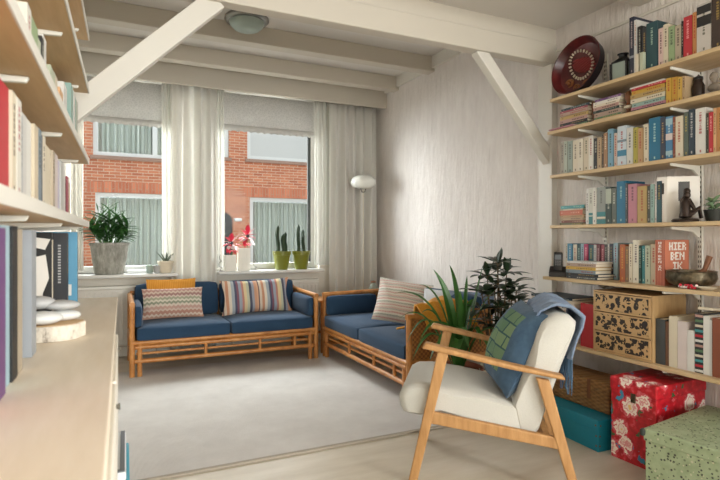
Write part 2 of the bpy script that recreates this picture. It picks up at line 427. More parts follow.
def thing(name, label, cat, loc=(0, 0, 0), rot=(0, 0, 0), group=None):
    o = bpy.data.objects.new(name, None); C.objects.link(o); o.empty_display_size = .05
    o.location = loc; o.rotation_euler = rot if isinstance(rot, (tuple, Euler)) else (0, 0, rot)
    o['label'] = label; o['category'] = cat
    if group: o['group'] = group
    return o
def tag(o, label, cat, group=None):
    o['label'] = label; o['category'] = cat
    if group: o['group'] = group
    return o
def struct(o):
    o['kind'] = 'structure'; return o
def copy_tree(o, parent=None):
    c = o.copy(); C.objects.link(c)
    if parent is not None: c.parent = parent
    for ch in list(o.children): copy_tree(ch, c)
    return c

# ------------------------------------------------------------------ the room
XL, XR, YW, YR = -.40, 2.68, 5.30, -4.60        # left wall, right wall, window wall, rear wall
ZC, ZF = 2.77, 2.49                             # ceiling beyond the beam, ceiling on the near side
def wall_y(mb, x0, x1, z0, z1, y0, y1, holes):
    xs = sorted(set([x0, x1]+[h[0] for h in holes]+[h[1] for h in holes])); zs = sorted(set([z0, z1]+[h[2] for h in holes]+[h[3] for h in holes]))
    for a, b in zip(xs, xs[1:]):
        for c, d in zip(zs, zs[1:]):
            if not any(h[0] <= (a+b)/2 <= h[1] and h[2] <= (c+d)/2 <= h[3] for h in holes): mb.box((a, y0, c), (b, y1, d))
    return mb
struct(MB().box((XL-.2, YR-.2, -.12), (XR+.2, YW+.35, 0)).build('floor', MT['floor']))
m = MB(); W4 = (-2.7, -.9, .8, 2.25)                # unseen side window behind the camera, added for fill light
m.box((XR, W4[1], 0), (XR+.2, YW+.3, ZC)); m.box((XR, YR-.2, 0), (XR+.2, W4[0], ZC)); m.box((XR, W4[0], 0), (XR+.2, W4[1], W4[2])); m.box((XR, W4[0], W4[3]), (XR+.2, W4[1], ZC))
struct(m.build('wall_right', MT['plaster']))
LROT, LPV = -.0165, Vector((-.10, 2.53, 0))
def turn_left(o, r=LROT):
    m = Matrix.Rotation(r, 3, 'Z'); o.location = LPV+m @ (Vector(o.location)-LPV); o.rotation_euler.z += r
    return o
turn_left(struct(MB().box((XL-.2, YR-.2, 0), (XL, YW+.3, ZC)).build('wall_left', MT['white_wall'])))
W1, W2 = (-.34, .60, .765, 2.62), (.88, 2.00, .765, 2.62)
struct(wall_y(MB(), XL, XR, 0, ZC, YW, YW+.3, [W1, W2]).build('wall_window', MT['white_wall']))
W3 = (-.2, 2.5, .15, 2.35)
struct(wall_y(MB(), XL-.2, XR, 0, ZC, YR-.2, YR, [W3]).build('wall_rear', MT['white_wall']))
struct(MB().box((XL-.2, 2.63, ZC), (XR+.2, YW+.35, ZC+.15)).build('ceiling', MT['ceiling']))
struct(MB().box((XL-.2, YR-.2, ZF), (XR+.2, 2.62, ZF+.15)).build('ceiling_front', MT['ceiling']))
# beams and wood trim
b = MB(); b.box((XL, 2.60, 2.255), (XR, 2.685, 2.39), .006); b.box((XL, 2.612, 2.392), (XR, 2.685, ZC+.1), .004)
struct(b.build('trim_1', MT['beam']))
for i, y in enumerate((3.41, 4.08, 4.75)):
    struct(MB().box((XL, y, 2.63), (XR, y+.11, ZC), .006).build('trim_%d' % (i+2), MT['beam']))
struct(MB().box((XL, 1.90, 2.40), (XR, 2.0, ZF), .006).build('trim_5', MT['beam']))
struct(MB().box((XL, 5.02, 2.50), (XR, 5.06, ZC), .004).build('trim_6', MT['beam']))         # pelmet board over the curtains
struct(MB().box((XR-.035, 2.74, 2.66), (XR, 5.02, ZC), .004).build('trim_7', MT['white_paint']))
struct(MB().box((XR-.012, YR, 2.335), (XR, 2.60, 2.35), .002).build('trim_8', MT['white_paint']))
struct(MB().box((XR-.05, 2.60, 0), (XR, 2.725, 2.255), .004).build('trim_9', MT['white_paint']))   # post under the beam
def brace(name, p, q, w=.10, d=.06):
    p = Vector(p); q = Vector(q); t = (q-p).normalized(); n = Vector((-t.z, 0, t.x))
    poly = [(p.x, p.z), (q.x, q.z)]
    a = p-n*w/2; b_ = p+n*w/2; c = q+n*w/2; e = q-n*w/2
    m = MB(); m.prism([(a.x, a.z), (b_.x, b_.z), (c.x, c.z), (e.x, e.z)], 'y', p.y, p.y+d)
    return struct(m.build(name, MT['white_paint'], bevel=.004))
brace('trim_10', (2.06, 2.622, 2.275), (2.66, 2.622, 1.615), .078)
brace('trim_11', (.455, 2.622, 2.275), (-.40, 2.622, 1.44), .10)
for nm, y0, y1, x0, x1 in (('baseboard_window', YW-.015, YW, XL, XR),):
    struct(MB().box((x0, y0, 0), (x1, y1, .09), .004).build(nm, MT['white_paint']))
struct(MB().box((XR-.015, 2.725, 0), (XR, YW, .09), .004).build('baseboard_right', MT['white_paint']))

def window(name, r, y, glaze=True, mull=None):
    x0, x1, z0, z1 = r; f = .06
    m = MB()
    m.box((x0, y, z0), (x0+f, y+.07, z1), .004); m.box((x1-f, y, z0), (x1, y+.07, z1), .004)
    m.box((x0+f, y, z0), (x1-f, y+.07, z0+f), .004); m.box((x0+f, y, z1-f), (x1-f, y+.07, z1), .004)
    for xm in (mull or []): m.box((xm-.03, y, z0+f), (xm+.03, y+.07, z1-f), .004)
    o = struct(m.build(name, MT['white_gloss']))
    g = MB().box((x0+f, y+.03, z0+f), (x1-f, y+.036, z1-f)).build('glass_pane', MT['glass'], o)
    return o
window('window_1', W1, YW+.12)
w2 = window('window_2', W2, YW+.12)
MB().box((1.905, YW+.105, .83), (1.94, YW+.125, 2.56)).build('dark_casement_edge', MT['dark_gap'], w2)
m = MB(); x = XR+.08
m.box((x, W4[0], W4[2]), (x+.06, W4[0]+.06, W4[3])); m.box((x, W4[1]-.06, W4[2]), (x+.06, W4[1], W4[3])); m.box((x, W4[0]+.06, W4[2]), (x+.06, W4[1]-.06, W4[2]+.06)); m.box((x, W4[0]+.06, W4[3]-.06), (x+.06, W4[1]-.06, W4[3]))
w4 = struct(m.build('window_side_added', MT['white_gloss']))
MB().box((x+.03, W4[0]+.06, W4[2]+.06), (x+.036, W4[1]-.06, W4[3]-.06)).build('glass_pane', MT['glass'], w4)
window('window_rear_added', W3, YR-.13, mull=[.73, 1.57])  # unseen rear window, added to admit fill light
struct(MB().box((-.40, 5.11, .735), (.535, YW+.12, .765), .006).build('trim_12', MT['white_gloss']))   # window sills
struct(MB().box((.905, 5.11, .735), (1.99, YW+.12, .765), .006).build('trim_13', MT['white_gloss']))

# outside
street = struct(MB().box((-9, YW+.36, -.25), (13, 13, -.15)).build('ground', MT['concrete']))
bld = thing('brick_building', 'orange brick terraced house across the street, seen through both windows', 'building', (0, 12, 0))
fw = [(-.41, 1.75, 2.78, 4.3), (-.37, 1.62, .40, 2.02), (2.82, 4.62, .36, 2.02), (2.76, 4.75, 2.90, 4.1), (1.72, 2.345, 2.90, 4.1)]
wall_y(MB(), -7, 11, -.2, 7.2, 0, .3, fw).build('facade', MT['brick'], bld)
def far_window(r, rows, panel=False, muls=()):
    x0, x1, z0, z1 = r; f = .09
    m = MB()
    m.box((x0, .06, z0), (x0+f, .16, z1)); m.box((x1-f, .06, z0), (x1, .16, z1)); m.box((x0+f, .06, z0), (x1-f, .16, z0+f)); m.box((x0+f, .06, z1-f), (x1-f, .16, z1))
    for xm in muls: m.box((xm-.05, .06, z0+f), (xm+.05, .16, z1-f))
    o = m.build('window', MT['white_gloss'], bld)
    if panel:
        MB().box((x0+f, .10, z0+f), (x1-f, .13, z1-f)).build('white_shutter', MT['white_panel'], o); return
    n = int((x1-x0)*9)
    def fn(u, v):
        x = x0+f+(x1-x0-2*f)*u
        return (x, .26+.055*math.sin(u*n*2*PI*.9+math.sin(u*17))+.02*math.sin(u*n*2*PI*2.3+1), z0+f+(z1-z0-2*f)*v)
    MB().grid(fn, n*16, 1).build('curtain', MT['far_curtain'], o, True)
    MB().box((x0+f, .115, z0+f), (x1-f, .12, z1-f)).build('glass_pane', MT['glass'], o)
far_window(fw[0], 1, muls=(.78,)); far_window(fw[1], 1); far_window(fw[2], 1); far_window(fw[3], 1, True); far_window(fw[4], 1)
m = MB()
for r in fw[1:3]: m.box((r[0]-.15, -.012, r[3]), (r[1]+.15, .05, r[3]+.22))
m.build('brick_lintel', MT['soldier'], bld)
m = MB()
for r in fw: m.box((r[0]-.05, -.05, r[2]-.07), (r[1]+.05, .06, r[2]))
m.build('window_ledge', MT['stone_sill'], bld)
m = MB(); m.prism([(1.95, -.1), (2.42, -.1)]+[(2.185+.235*math.cos(a*PI/10), 1.45+.22*math.sin(a*PI/10)) for a in range(11)], 'y', -.02, .05)
m.build('arched_doorway', MT['dark'], bld)
m = MB(); m.box((2.45, -.1, 1.46), (2.62, 0, 1.53), .02); m.build('wall_lamp', MT['white_plastic'], bld)

# ------------------------------------------------------------------ curtains, blinds, radiators
def curtain(name, x0, x1, z0, z1, y, folds, amp, mat, label, seed=0, flare=0):
    rnd = random.Random(seed); ph = [rnd.uniform(0, 6) for _ in range(3)]
    def fn(u, v):
        x = x0+(x1-x0)*u; z = z1+(z0-z1)*v
        k = 2*PI*folds*u
        off = math.sin(k+.5*math.sin(v*2+ph[0]))*amp + math.sin(k*.37+ph[1])*amp*.6 + math.sin(k*2.2+ph[2])*amp*.12
        return (x+.008*math.sin(k*.5+v*3)*v, y+off*(.55+.45*min(1, v*3)), z)
    o = MB().grid(fn, int(folds*24), 14).build(name, mat, None, True, solid=.003)
    return tag(o, label, 'curtain')
curtain('curtain', .47, .90, .03, 2.56, 5.18, 4.3, .034, MT['curtain'], 'cream curtain hanging between the two windows', 1)
curtain('curtain', 2.06, 2.62, .03, 2.56, 5.165, 5.5, .034, MT['curtain'], 'cream curtain in the far right corner, beside the floor lamp', 2)
curtain('curtain', -.345, -.25, .80, 2.56, 5.20, 3, .018, MT['curtain'], 'narrow cream curtain at the far left edge of the left window', 3)
curtain('sheer_curtain', .40, .52, .80, 2.56, 5.27, 4, .012, MT['sheer'], 'thin white voile at the right side of the left window', 4)
curtain('sheer_curtain', .86, .98, .80, 2.56, 5.27, 4, .012, MT['sheer'], 'thin white voile at the left side of the right window', 5)
curtain('sheer_curtain', 1.92, 2.10, .80, 2.56, 5.25, 4, .015, MT['sheer'], 'thin white voile at the right side of the right window', 6)
def blind(x0, x1, zb, label):
    t = thing('window_blind', label, 'blind', ((x0+x1)/2, 5.34, zb))
    w = (x1-x0)/2
    MB().grid(lambda u, v: (-w+2*w*u, .004*math.sin(u*30), .07+v*(2.56-zb-.07)), 40, 2).build('lace_panel', MT['lace'], t, True, solid=.002)
    def hem(u, v):
        return (-w+2*w*u, .004*math.sin(u*30), .07*v+(0.012*abs(math.sin(u*w*2*PI/.07)) if v == 0 else 0))
    MB().grid(hem, 120, 1).build('scalloped_hem', MT['lace_hem'], t, True, solid=.002)
blind(-.33, .50, 2.14, 'white lace panel across the top of the left window')
blind(.92, 1.95, 2.17, 'white lace panel across the top of the right window')
def radiator(x0, x1, label):
    t = thing('radiator', label, 'radiator', ((x0+x1)/2, 5.235, 0)); w = (x1-x0)/2
    m = MB(); m.box((-w, -.035, .12), (w, .035, .63), .008)
    for i in range(int(w*2/.045)): m.box((-w+.02+i*.045, -.041, .15), (-w+.042+i*.045, -.034, .60), .003)
    m.build('panel', MT['white_paint'], t)
    m = MB(); m.box((-w, -.037, .63), (w, .037, .655), .003)
    for i in range(int(w*2/.02)): m.box((-w+.01+i*.02, -.03, .655), (-w+.016+i*.02, .03, .659))
    m.build('top_grille', MT['bracket'], t)
    m = MB(); m.tube([(-w+.06, 0, 0), (-w+.06, 0, .12)], .009); m.tube([(w-.06, 0, 0), (w-.06, 0, .12)], .009); m.build('pipe', MT['white_paint'], t, True)
radiator(-.33, .42, 'white radiator under the left window, behind the left sofa end')
radiator(1.0, 1.96, 'white radiator under the right window, behind the striped cushion')

# ------------------------------------------------------------------ lamps
t = thing('ceiling_lamp', 'round frosted ceiling lamp with a metal rim between the beams', 'lamp', (.885, 3.86, ZC))
MB().lathe([(0, 0), (.12, 0), (.125, -.04), (.16, -.05), (.162, -.065), (.15, -.078), (.128, -.08), (.12, -.07)], 32).build('rim', MT['steel'], t, True)
MB().lathe([(.130, -.075), (.12, -.105), (.09, -.132), (.048, -.148), (0, -.152)], 32).build('glass_shade', MT['grey_green_glass'], t, True)
t = thing('floor_lamp', 'slim floor lamp with a flattened white globe before the right curtain', 'lamp', (2.385, 5.0, 0))
MB().lathe([(0, .0), (.11, 0), (.11, .012), (.02, .022), (0, .022)], 28).build('base', MT['white_paint'], t, True)
MB().tube([(0, 0, .02), (0, 0, 1.60)], .0045, 10).build('pole', MT['cream_pot'], t, True)
m = MB()
for sx in (-1, 1): m.tube([(0, 0, 1.575), (sx*.018, 0, 1.580), (sx*.03, 0, 1.614)], .006, 8)
m.build('fork_holder', MT['wire'], t, True)
m = MB()
m.lathe([(0, 1.612), (.06, 1.614), (.105, 1.630), (.13, 1.658), (.134, 1.685), (.125, 1.715), (.095, 1.742), (.05, 1.754), (0, 1.756)], 36)
m.build('globe_shade', MT['opal'], t, True)

# ------------------------------------------------------------------ rug
t = thing('rug', 'large pale grey woven rug in front of both sofas', 'rug', (0, 0, 0))
MB().box((-.12, 2.545, 0), (1.98, 4.62, .010)).build('pile', MT['rug'], t)
MB().box((-.12, 2.52, 0), (1.98, 2.545, .012), .003).build('binding', MT['rug_edge'], t)

# ------------------------------------------------------------------ sofas
SW, SD = 1.56, .66
def make_sofa():
    root = thing('rattan_sofa', 'navy two-seat rattan sofa under the windows', 'sofa', (.10, 4.43, 0))
    R = .019
    def part(name, pts, r=R):
        return MB().tube(pts, r, 10).build(name, MT['rattan'], root, True)
    for x, s in ((.02, 1), (SW-.02, -1)):
        part('leg', [(x, 0, 0), (x, 0, .565)], .021)
        part('leg', [(x+s*.055, 0, 0), (x+s*.055, 0, .262)])
        part('leg', [(x, SD, 0), (x, SD, .585)], .021)
        m = MB(); m.tube([(x, -.02, .572), (x, SD+.02, .585)], .021, 10); m.build('arm_rail', MT['rattan'], root, True)
        m = MB(); m.tube([(x, 0, .275), (x, SD, .275)], R, 8); m.tube([(x, 0, .125), (x, SD, .125)], R, 8); m.build('side_rail', MT['rattan'], root, True)
        MB().box((x-.008, .02, .275), (x+.008, SD-.02, .56)).build('side_panel', MT['rattan_weave'], root)
    m = MB(); m.tube([(.02, -.005, .273), (SW-.02, -.005, .273)], R, 10); m.tube([(.04, -.002, .237), (SW-.04, -.002, .237)], .017, 10); m.build('front_rail', MT['rattan'], root, True)
    part('thin_rail', [(.05, .01, .185), (SW-.05, .01, .185)], .010)
    part('lower_rail', [(.04, -.002, .128), (SW-.04, -.002, .128)], .018)
    for x in (SW*.37, SW*.66, SW*.86): part('spindle', [(x, .0, .13), (x, .0, .237)], .013)
    m = MB(); m.tube([(.02, SD, .60), (SW-.02, SD, .60)], R, 10); m.tube([(.02, SD, .30), (SW-.02, SD, .30)], R, 10); m.tube([(.02, SD, .15), (SW-.02, SD, .15)], R, 10)
    for k in range(9): m.tube([(.15+k*.16, SD, .30), (.15+k*.16, SD, .60)], .010, 8)
    m.build('back_frame', MT['rattan'], root, True)
    m = MB()
    for k in range(6): m.box((.04, .06+k*.095, .26), (SW-.04, .12+k*.095, .276))
    m.build('seat_slats', MT['rattan'], root)
    h = SW/2
    for x0, x1 in ((.05, h-.002), (h+.002, SW-.05)):
        MB().cushion((x0, -.025, .278), (x1, .55, .392), .028, .012).build('seat_cushion', MT['navy'], root, True)
        o = MB().cushion((x0+.01, -.055, 0), (x1-.01, .055, .30), .035, .02).build('back_cushion', MT['navy'], root, True, loc=(0, .555, .385))
        o.rotation_euler = (-.12, 0, 0)
    for x in (.065, SW-.065):
        MB().cushion((x-.03, .0, .385), (x+.03, .50, .562), .026, .008).build('arm_cushion', MT['navy'], root, True)
    return root
sofa1 = make_sofa()
sofa2 = copy_tree(sofa1)
sofa2.location = (1.745, 4.50, 0); sofa2.rotation_euler = (0, 0, -PI/2)
sofa2['label'] = 'navy two-seat rattan sofa along the plaster wall, partly behind the plants'
for o in (sofa1, sofa2): o['group'] = 'matching rattan sofas'

def pillow(name, label, w, h, th, mat, loc, tilt, yaw=0, patch=None, patchmat=None, roll=0, pinch=.05):
    m = MB(); m.use(mat)
    if patchmat: m.mats.append(patchmat)
    m.pillow(w, h, th, patch, pinch=pinch)
    o = m.build(name, None, None, True, loc=loc)
    o.rotation_euler = Euler((tilt, roll, yaw), 'XYZ')
    return tag(o, label, 'cushion', 'scatter cushions')
pillow('cushion', 'plain mustard corduroy cushion behind the zigzag one', .42, .33, .10, MT['corduroy'], (.455, 4.89, .402), -.16)
pillow('cushion', 'oblong zigzag-patterned cushion in rose, green and cream', .50, .265, .10, MT['zigzag'], (.455, 4.735, .402), -.30, roll=.0)
pillow('cushion', 'oblong cushion with vertical multicoloured stripes', .66, .33, .13, MT['striped'], (1.20, 4.79, .390), -.30, roll=-.02, pinch=.12)
pillow('cushion', 'pale woven cushion with rose and grey rows in the sofa corner', .45, .37, .15, MT['woven_rows'], (2.07, 3.68, .398), -.42, -.66, roll=.14)
pillow('cushion', 'plain pale grey cushion half hidden behind the mustard throw', .38, .30, .11, MT['pale_grey_fabric'], (2.24, 3.34, .402), -.25, -1.15)
pillow('cushion', 'dark blue cushion peeping out behind the plant leaves', .34, .30, .10, MT['denim'], (2.36, 3.12, .402), -.1, -.9)
# mustard throw over the near sofa arm
def throw_fn(u, v):
    # v: from the seat, up over the arm and down outside; u along the arm
    prof = [(3.30, .42), (3.18, .45), (3.10, .54), (3.03, .625), (2.965, .63), (2.925, .58), (2.91, .48)]
    k = v*(len(prof)-1); i = min(int(k), len(prof)-2); f = k-i
    y = prof[i][0]*(1-f)+prof[i+1][0]*f; z = prof[i][1]*(1-f)+prof[i+1][1]*f
    x = 1.84+.40*u+.03*math.sin(v*7)
    w = .010*math.sin(u*9+v*3)+.006*math.sin(u*19+v*7+1)
    return (x, y+w*.6, z+abs(w)+.01+.05*math.exp(-((u-.55)/.25)**2)*math.sin(PI*min(1, v*1.25)))
o = MB().grid(throw_fn, 44, 30).build('throw_blanket', MT['mustard_knit'], None, True, solid=.014)
tag(o, 'mustard knitted throw heaped over the near sofa arm', 'blanket')

# corner table with glass jar between the sofas
t = thing('side_table', 'low rattan corner table between the two sofas', 'table', (2.1, 4.77, 0))
MB().box((-.36, -.19, .48), (.36, .16, .505), .006).build('table_top', MT['rattan'], t)
for x in (-.33, .33):
    for y in (-.165, .135): MB().tube([(x, y, 0), (x, y, .48)], .018, 10).build('leg', MT['rattan'], t, True)
m = MB(); m.tube([(-.33, -.165, .15), (.33, -.165, .15)], .014, 8); m.tube([(-.33, .135, .15), (.33, .135, .15)], .014, 8); m.build('stretcher', MT['rattan'], t, True)
t = thing('glass_jar', 'small round glass jar on the corner table behind the sofa arm', 'jar', (2.385, 4.76, .505))
MB().lathe([(0, .002), (.035, .002), (.045, .04), (.043, .085), (.025, .115), (.024, .13), (.020, .13), (.021, .112), (.038, .083), (.040, .04), (.03, .008), (0, .006)], 20).build('body', MT['grey_green_glass'], t, True)
MB().lathe([(0, .131), (.027, .131), (.027, .142), (.012, .148), (0, .15)], 20).build('lid', MT['gold_wood'], t, True)

# ------------------------------------------------------------------ armchair
AC = thing('armchair', 'oak lounge chair with off-white seat and open slanted arms', 'armchair', (1.196, 2.007, 0), -math.radians(36.79))
CW = .56
def bar(poly, y0, y1, name, mat=None, bev=.006):
    return MB().prism(poly, 'y', y0, y1).build(name, mat or MT['oak'], AC, bevel=bev)
for y in (0, CW-.034):
    bar([(-.018, 0), (.022, 0), (.168, .612), (.118, .612)], y, y+.034, 'leg')
    bar([(.530, .50), (.585, .492), (.715, 0), (.678, 0)], y, y+.034, 'leg')
    m = MB(); m.prism([(.045, .606), (.06, .632), (.20, .603), (.42, .556), (.640, .516), (.648, .497), (.42, .533), (.20, .578)], 'y', y-.012, y+.046); m.build('armrest', MT['oak'], AC, bevel=.009)
    bar([(.082, .272), (.092, .325), (.610, .252), (.640, .198)], y+.004, y+.030, 'side_rail')
m = MB(); m.prism([(.09, .262), (.10, .30), (.125, .30), (.115, .262)], 'y', .03, CW-.03); m.build('cross_rail', MT['oak'], AC)
m = MB(); m.prism([(.56, .20), (.57, .238), (.595, .238), (.585, .20)], 'y', .03, CW-.03); m.build('cross_rail', MT['oak'], AC)
def slab(poly_fn, name, y0, y1, n=14, rnd=.045):
    """upholstered slab: side profile polygon, edges rounded towards both flanks"""
    m = MB(); rows = []
    ys = [(y0, .90), (y0+.012, .96), (y0+.035, 1), (y1-.035, 1), (y1-.012, .96), (y1, .90)]
    pts = poly_fn
    c = Vector((sum(p[0] for p in pts)/len(pts), sum(p[1] for p in pts)/len(pts)))
    for y, s in ys:
        row = []
        for p in pts:
            d = Vector(p)-c; k = max(0, d.length-.035*(1-s)*10)/d.length if d.length > 0 else 1
            q = c+d*k; row.append(m.bm.verts.new((q.x, y, q.y)))
        rows.append(row)
    nn = len(pts)
    for a, b_ in zip(rows, rows[1:]):
        for i in range(nn): m.bm.faces.new((a[i], a[(i+1) % nn], b_[(i+1) % nn], b_[i]))
    m.bm.faces.new(rows[0][::-1]); m.bm.faces.new(rows[-1])
    return m.build(name, MT['offwhite_fabric'], AC, True)
slab([(-.045, .30), (-.062, .33), (-.064, .375), (-.048, .412), (-.01, .432), (.06, .436), (.2, .420), (.35, .392), (.47, .36), (.50, .34), (.50, .245), (.3, .275), (.10, .305), (.02, .288)], 'seat', .038, CW-.038)
slab([(.43, .34), (.455, .42), (.50, .56), (.54, .68), (.56, .725), (.585, .752), (.63, .766), (.68, .758), (.702, .735), (.698, .70), (.64, .54), (.585, .37), (.545, .255), (.52, .225), (.46, .235)], 'backrest', .036, CW-.036)
# blue-green cushion leaning on the backrest
def chair_pt(k, y, z):
    return AC.matrix_basis @ Vector((k, y, z))
bpy.context.view_layer.update()
o = pillow('cushion', 'dark blue velvet cushion with a green patchwork front on the armchair', .40, .41, .19, MT['denim_dark'], chair_pt(.375, .25, .400), -.44, AC.rotation_euler.z-PI/2+.20,
           lambda i, j: .2 < i < .78 and .18 < j < .84, MT['green_patch'], roll=.06, pinch=.03)
# throw with fringe over the backrest
t = thing('throw_blanket', 'blue-grey fringed throw draped over the armchair backrest', 'blanket', AC.location, AC.rotation_euler.z)
PRF = [(.470, .49), (.505, .59), (.530, .665), (.548, .72), (.578, .768), (.63, .786), (.688, .776), (.724, .742), (.718, .69), (.690, .61), (.672, .55)]
def thr(u, v):
    k = v*(len(PRF)-1); i = min(int(k), len(PRF)-2); f = k-i
    x = PRF[i][0]*(1-f)+PRF[i+1][0]*f; z = PRF[i][1]*(1-f)+PRF[i+1][1]*f
    y0 = .13-.03*math.sin(PI*v)+.0*v; y = y0+(.50-y0)*u
    w = .010*math.sin(u*22+v*4)+.006*math.sin(u*41-v*7)
    nx = -1 if v < .45 else (1 if v > .6 else 0)
    return (x+nx*(.012+abs(w)), y, z+(.012+abs(w))*(1 if nx == 0 else .25))
MB().grid(thr, 40, 40).build('cloth', MT['denim'], t, True, solid=.008)
rnd = random.Random(3)
for e in (0, 1):
    m = MB()
    for k in range(34):
        p = Vector(thr(k/33, e)); L = rnd.uniform(.11, .17) if e else rnd.uniform(.07, .10)
        q = p+Vector((rnd.uniform(-.01, .01), rnd.uniform(-.012, .012), -L*.5)); r = q+Vector((rnd.uniform(-.012, .012)+(-.02 if not e else -.0), rnd.uniform(-.012, .012), -L*.5))
        m.tube([p, q, r], [.004, .0035, .002], 5)
    m.build('fringe', MT['denim_dark'], t, True)

# ------------------------------------------------------------------ floor plants behind the chair
def pot(root, r, h, mat, soil=True):
    MB().lathe([(0, 0), (r*.72, 0), (r*.76, .01), (r, h), (r*1.05, h), (r*1.05, h-.03), (r*1.0, h-.035), (r*.9, h-.03), (r*.88, h-.02)], 28).build('pot', mat, root, True)
    MB().lathe([(0, h-.035), (r*.91, h-.035)], 24).build('soil', MT['soil'], root)
def bez_leaf(mb, a, b, c, width, seg=12, fold=.2, shape=None):
    a, b, c = Vector(a), Vector(b), Vector(c); rows = []
    n0 = (b-a).cross(Vector((0, 0, 1)))
    if n0.length < .02: n0 = Vector((.9, -.42, 0))
    n0.normalize()
    for i in range(seg+1):
        f = i/seg; p = a*(1-f)**2+b*2*f*(1-f)+c*f*f; tg = (b-a)*(1-f)+(c-b)*f
        up = n0.cross(tg).normalized(); w = width*.5*(shape(f) if shape else math.sin(PI*(f*.94+.04))**.7)
        rows.append([mb.bm.verts.new(p-n0*w+up*w*fold*2), mb.bm.verts.new(p), mb.bm.verts.new(p+n0*w+up*w*fold*2)])
    fs = []
    for r0, r1 in zip(rows, rows[1:]): fs += [mb.bm.faces.new((r0[0], r0[1], r1[1], r1[0])), mb.bm.faces.new((r0[1], r0[2], r1[2], r1[1]))]
    mb._tag(fs)
t = thing('strap_leaf_plant', 'pot plant with long arching green strap leaves beside the sofa end', 'plant', (1.925, 2.66, 0))
pot(t, .14, .30, MT['terracotta'])
sh = lambda f: (min(1, .5+f*1.5) if f < .5 else max(0, 1-((f-.5)/.5)**2.2))
# (sideways, depth, height) of bend and tip, width; sideways runs along (.905, -.425)
SL = [((-.02, .03, .72), (-.155, .05, .90), .058), ((-.14, .05, .83), (-.41, .06, .74), .044), ((-.17, -.02, .80), (-.33, -.05, .45), .044), ((-.10, -.06, .76), (-.26, -.12, .48), .046), ((.10, .0, .66), (.155, .03, .93), .056),
      ((.10, -.02, .72), (.27, .02, .80), .028), ((-.04, -.10, .74), (.03, -.16, .44), .066), ((-.13, .0, .74), (-.23, .04, .62), .044), ((.08, -.08, .72), (.10, -.14, .45), .058), ((-.05, .08, .70), (-.09, .16, .80), .05),
      ((.02, -.05, .62), (-.01, -.08, .78), .044), ((-.10, -.10, .66), (-.16, -.18, .42), .05), ((.05, .08, .72), (.14, .14, .70), .046), ((.06, .03, .75), (.06, .05, .86), .04), ((-.2, .06, .74), (-.36, .10, .58), .04),
      ((-.06, -.08, .66), (-.20, -.16, .58), .05), ((.03, .02, .80), (-.06, .0, .93), .046), ((.12, -.06, .64), (.22, -.12, .52), .05), ((-.15, -.06, .70), (-.30, -.10, .36), .042), ((.0, -.12, .66), (-.07, -.20, .36), .06), ((.06, -.10, .70), (.16, -.18, .40), .052), ((-.09, .02, .80), (-.24, .06, .80), .046), ((-.1, -.02, .6), (-.19, -.04, .33), .05)]
m = MB()
rv = Vector((.905, -.425, 0)); dv = Vector((.425, .905, 0)); uz = Vector((0, 0, 1))
for b_, c_, w in SL:
    pb, pc = (rv*q[0]+dv*q[1]+uz*q[2] for q in (b_, c_))
    a_ = Vector((pb.x*.15, pb.y*.15, .27)); bez_leaf(m, a_, pb, pc, w, 12, .2, sh)
m.build('foliage', MT['leaf_mid'], t, True)
t = thing('umbrella_plant', 'bushy umbrella plant with glossy dark oval leaves behind the chair', 'plant', (2.19, 2.60, 0))
pot(t, .13, .28, MT['cream_pot'])
m = MB(); f = MB(); rnd = random.Random(11)
WH = [(-.01, .0, .93), (.05, .02, .87), (-.07, .03, .85), (.10, -.02, .76), (-.08, -.05, .73), (.02, -.06, .77), (.13, .04, .68), (-.02, -.09, .66), (.08, -.10, .62), (-.11, .02, .64), (.03, .08, .72), (.04, -.02, .60), (-.06, -.08, .54), (.12, -.05, .55), (.0, .05, .88), (.09, .04, .80), (-.04, -.03, .80), (.06, -.05, .70), (-.10, .05, .74), (.14, .0, .60), (-.09, -.02, .58), (.0, -.1, .56)]
for i, (a_, b_, z) in enumerate(WH):
    c = rv*a_+dv*b_+uz*z; p0 = Vector((c.x*.2, c.y*.2, .25)); mid = p0.lerp(c, .55)+Vector((rnd.uniform(-.02, .02), rnd.uniform(-.02, .02), 0))
    m.tube([p0, mid, c], [.008, .006, .003], 6)
    n = 7
    for k in range(n):
        a = k*2*PI/n+rnd.uniform(-.3, .3)+i
        d = Vector((math.cos(a), math.sin(a), rnd.uniform(.0, .7)))
        q = c+d.normalized()*.025; m.tube([c, q], .002, 4)
        f.leaf(q, d, rnd.uniform(.10, .155), rnd.uniform(.046, .062), rnd.uniform(.3, .9), 6, .10)
    if i < 3:
        for k in range(2): f.leaf(c, (rnd.uniform(-.5, .5), rnd.uniform(-.3, .3), 1), .11, .04, .1, 6, .2)
m.build('stem', MT['bark'], t, True); f.build('foliage', MT['leaf_deep'], t, True)

# ------------------------------------------------------------------ window-sill things
ZS = .765
t = thing('potted_plant', 'leafy palm-like plant in a big grey weathered planter on the left sill', 'plant', (-.045, 5.225, ZS))
MB().lathe([(0, 0), (.118, 0), (.124, .01), (.158, .255), (.166, .26), (.166, .285), (.150, .285), (.146, .25), (.142, .24)], 32, sy=.72).build('planter', MT['zinc'], t, True)
MB().lathe([(0, .245), (.146, .245)], 28, sy=.72).build('soil', MT['soil'], t)
f = MB(); m = MB(); rnd = random.Random(5)
tips = [(.10, -.05, .50), (-.09, -.06, .56), (.0, -.09, .50), (.16, -.03, .44), (-.16, -.05, .46), (.05, -.04, .56), (-.05, -.02, .54), (.13, .0, .40), (-.12, .02, .50), (.02, -.07, .40), (-.01, 0, .62), (-.10, .0, .46), (.09, .0, .50), (.12, -.02, .44), (-.14, -.03, .38), (.04, -.05, .46), (-.06, -.05, .42), (.0, .03, .50), (.15, -.02, .36), (-.17, .0, .42), (.07, .04, .40), (-.02, -.08, .36)]
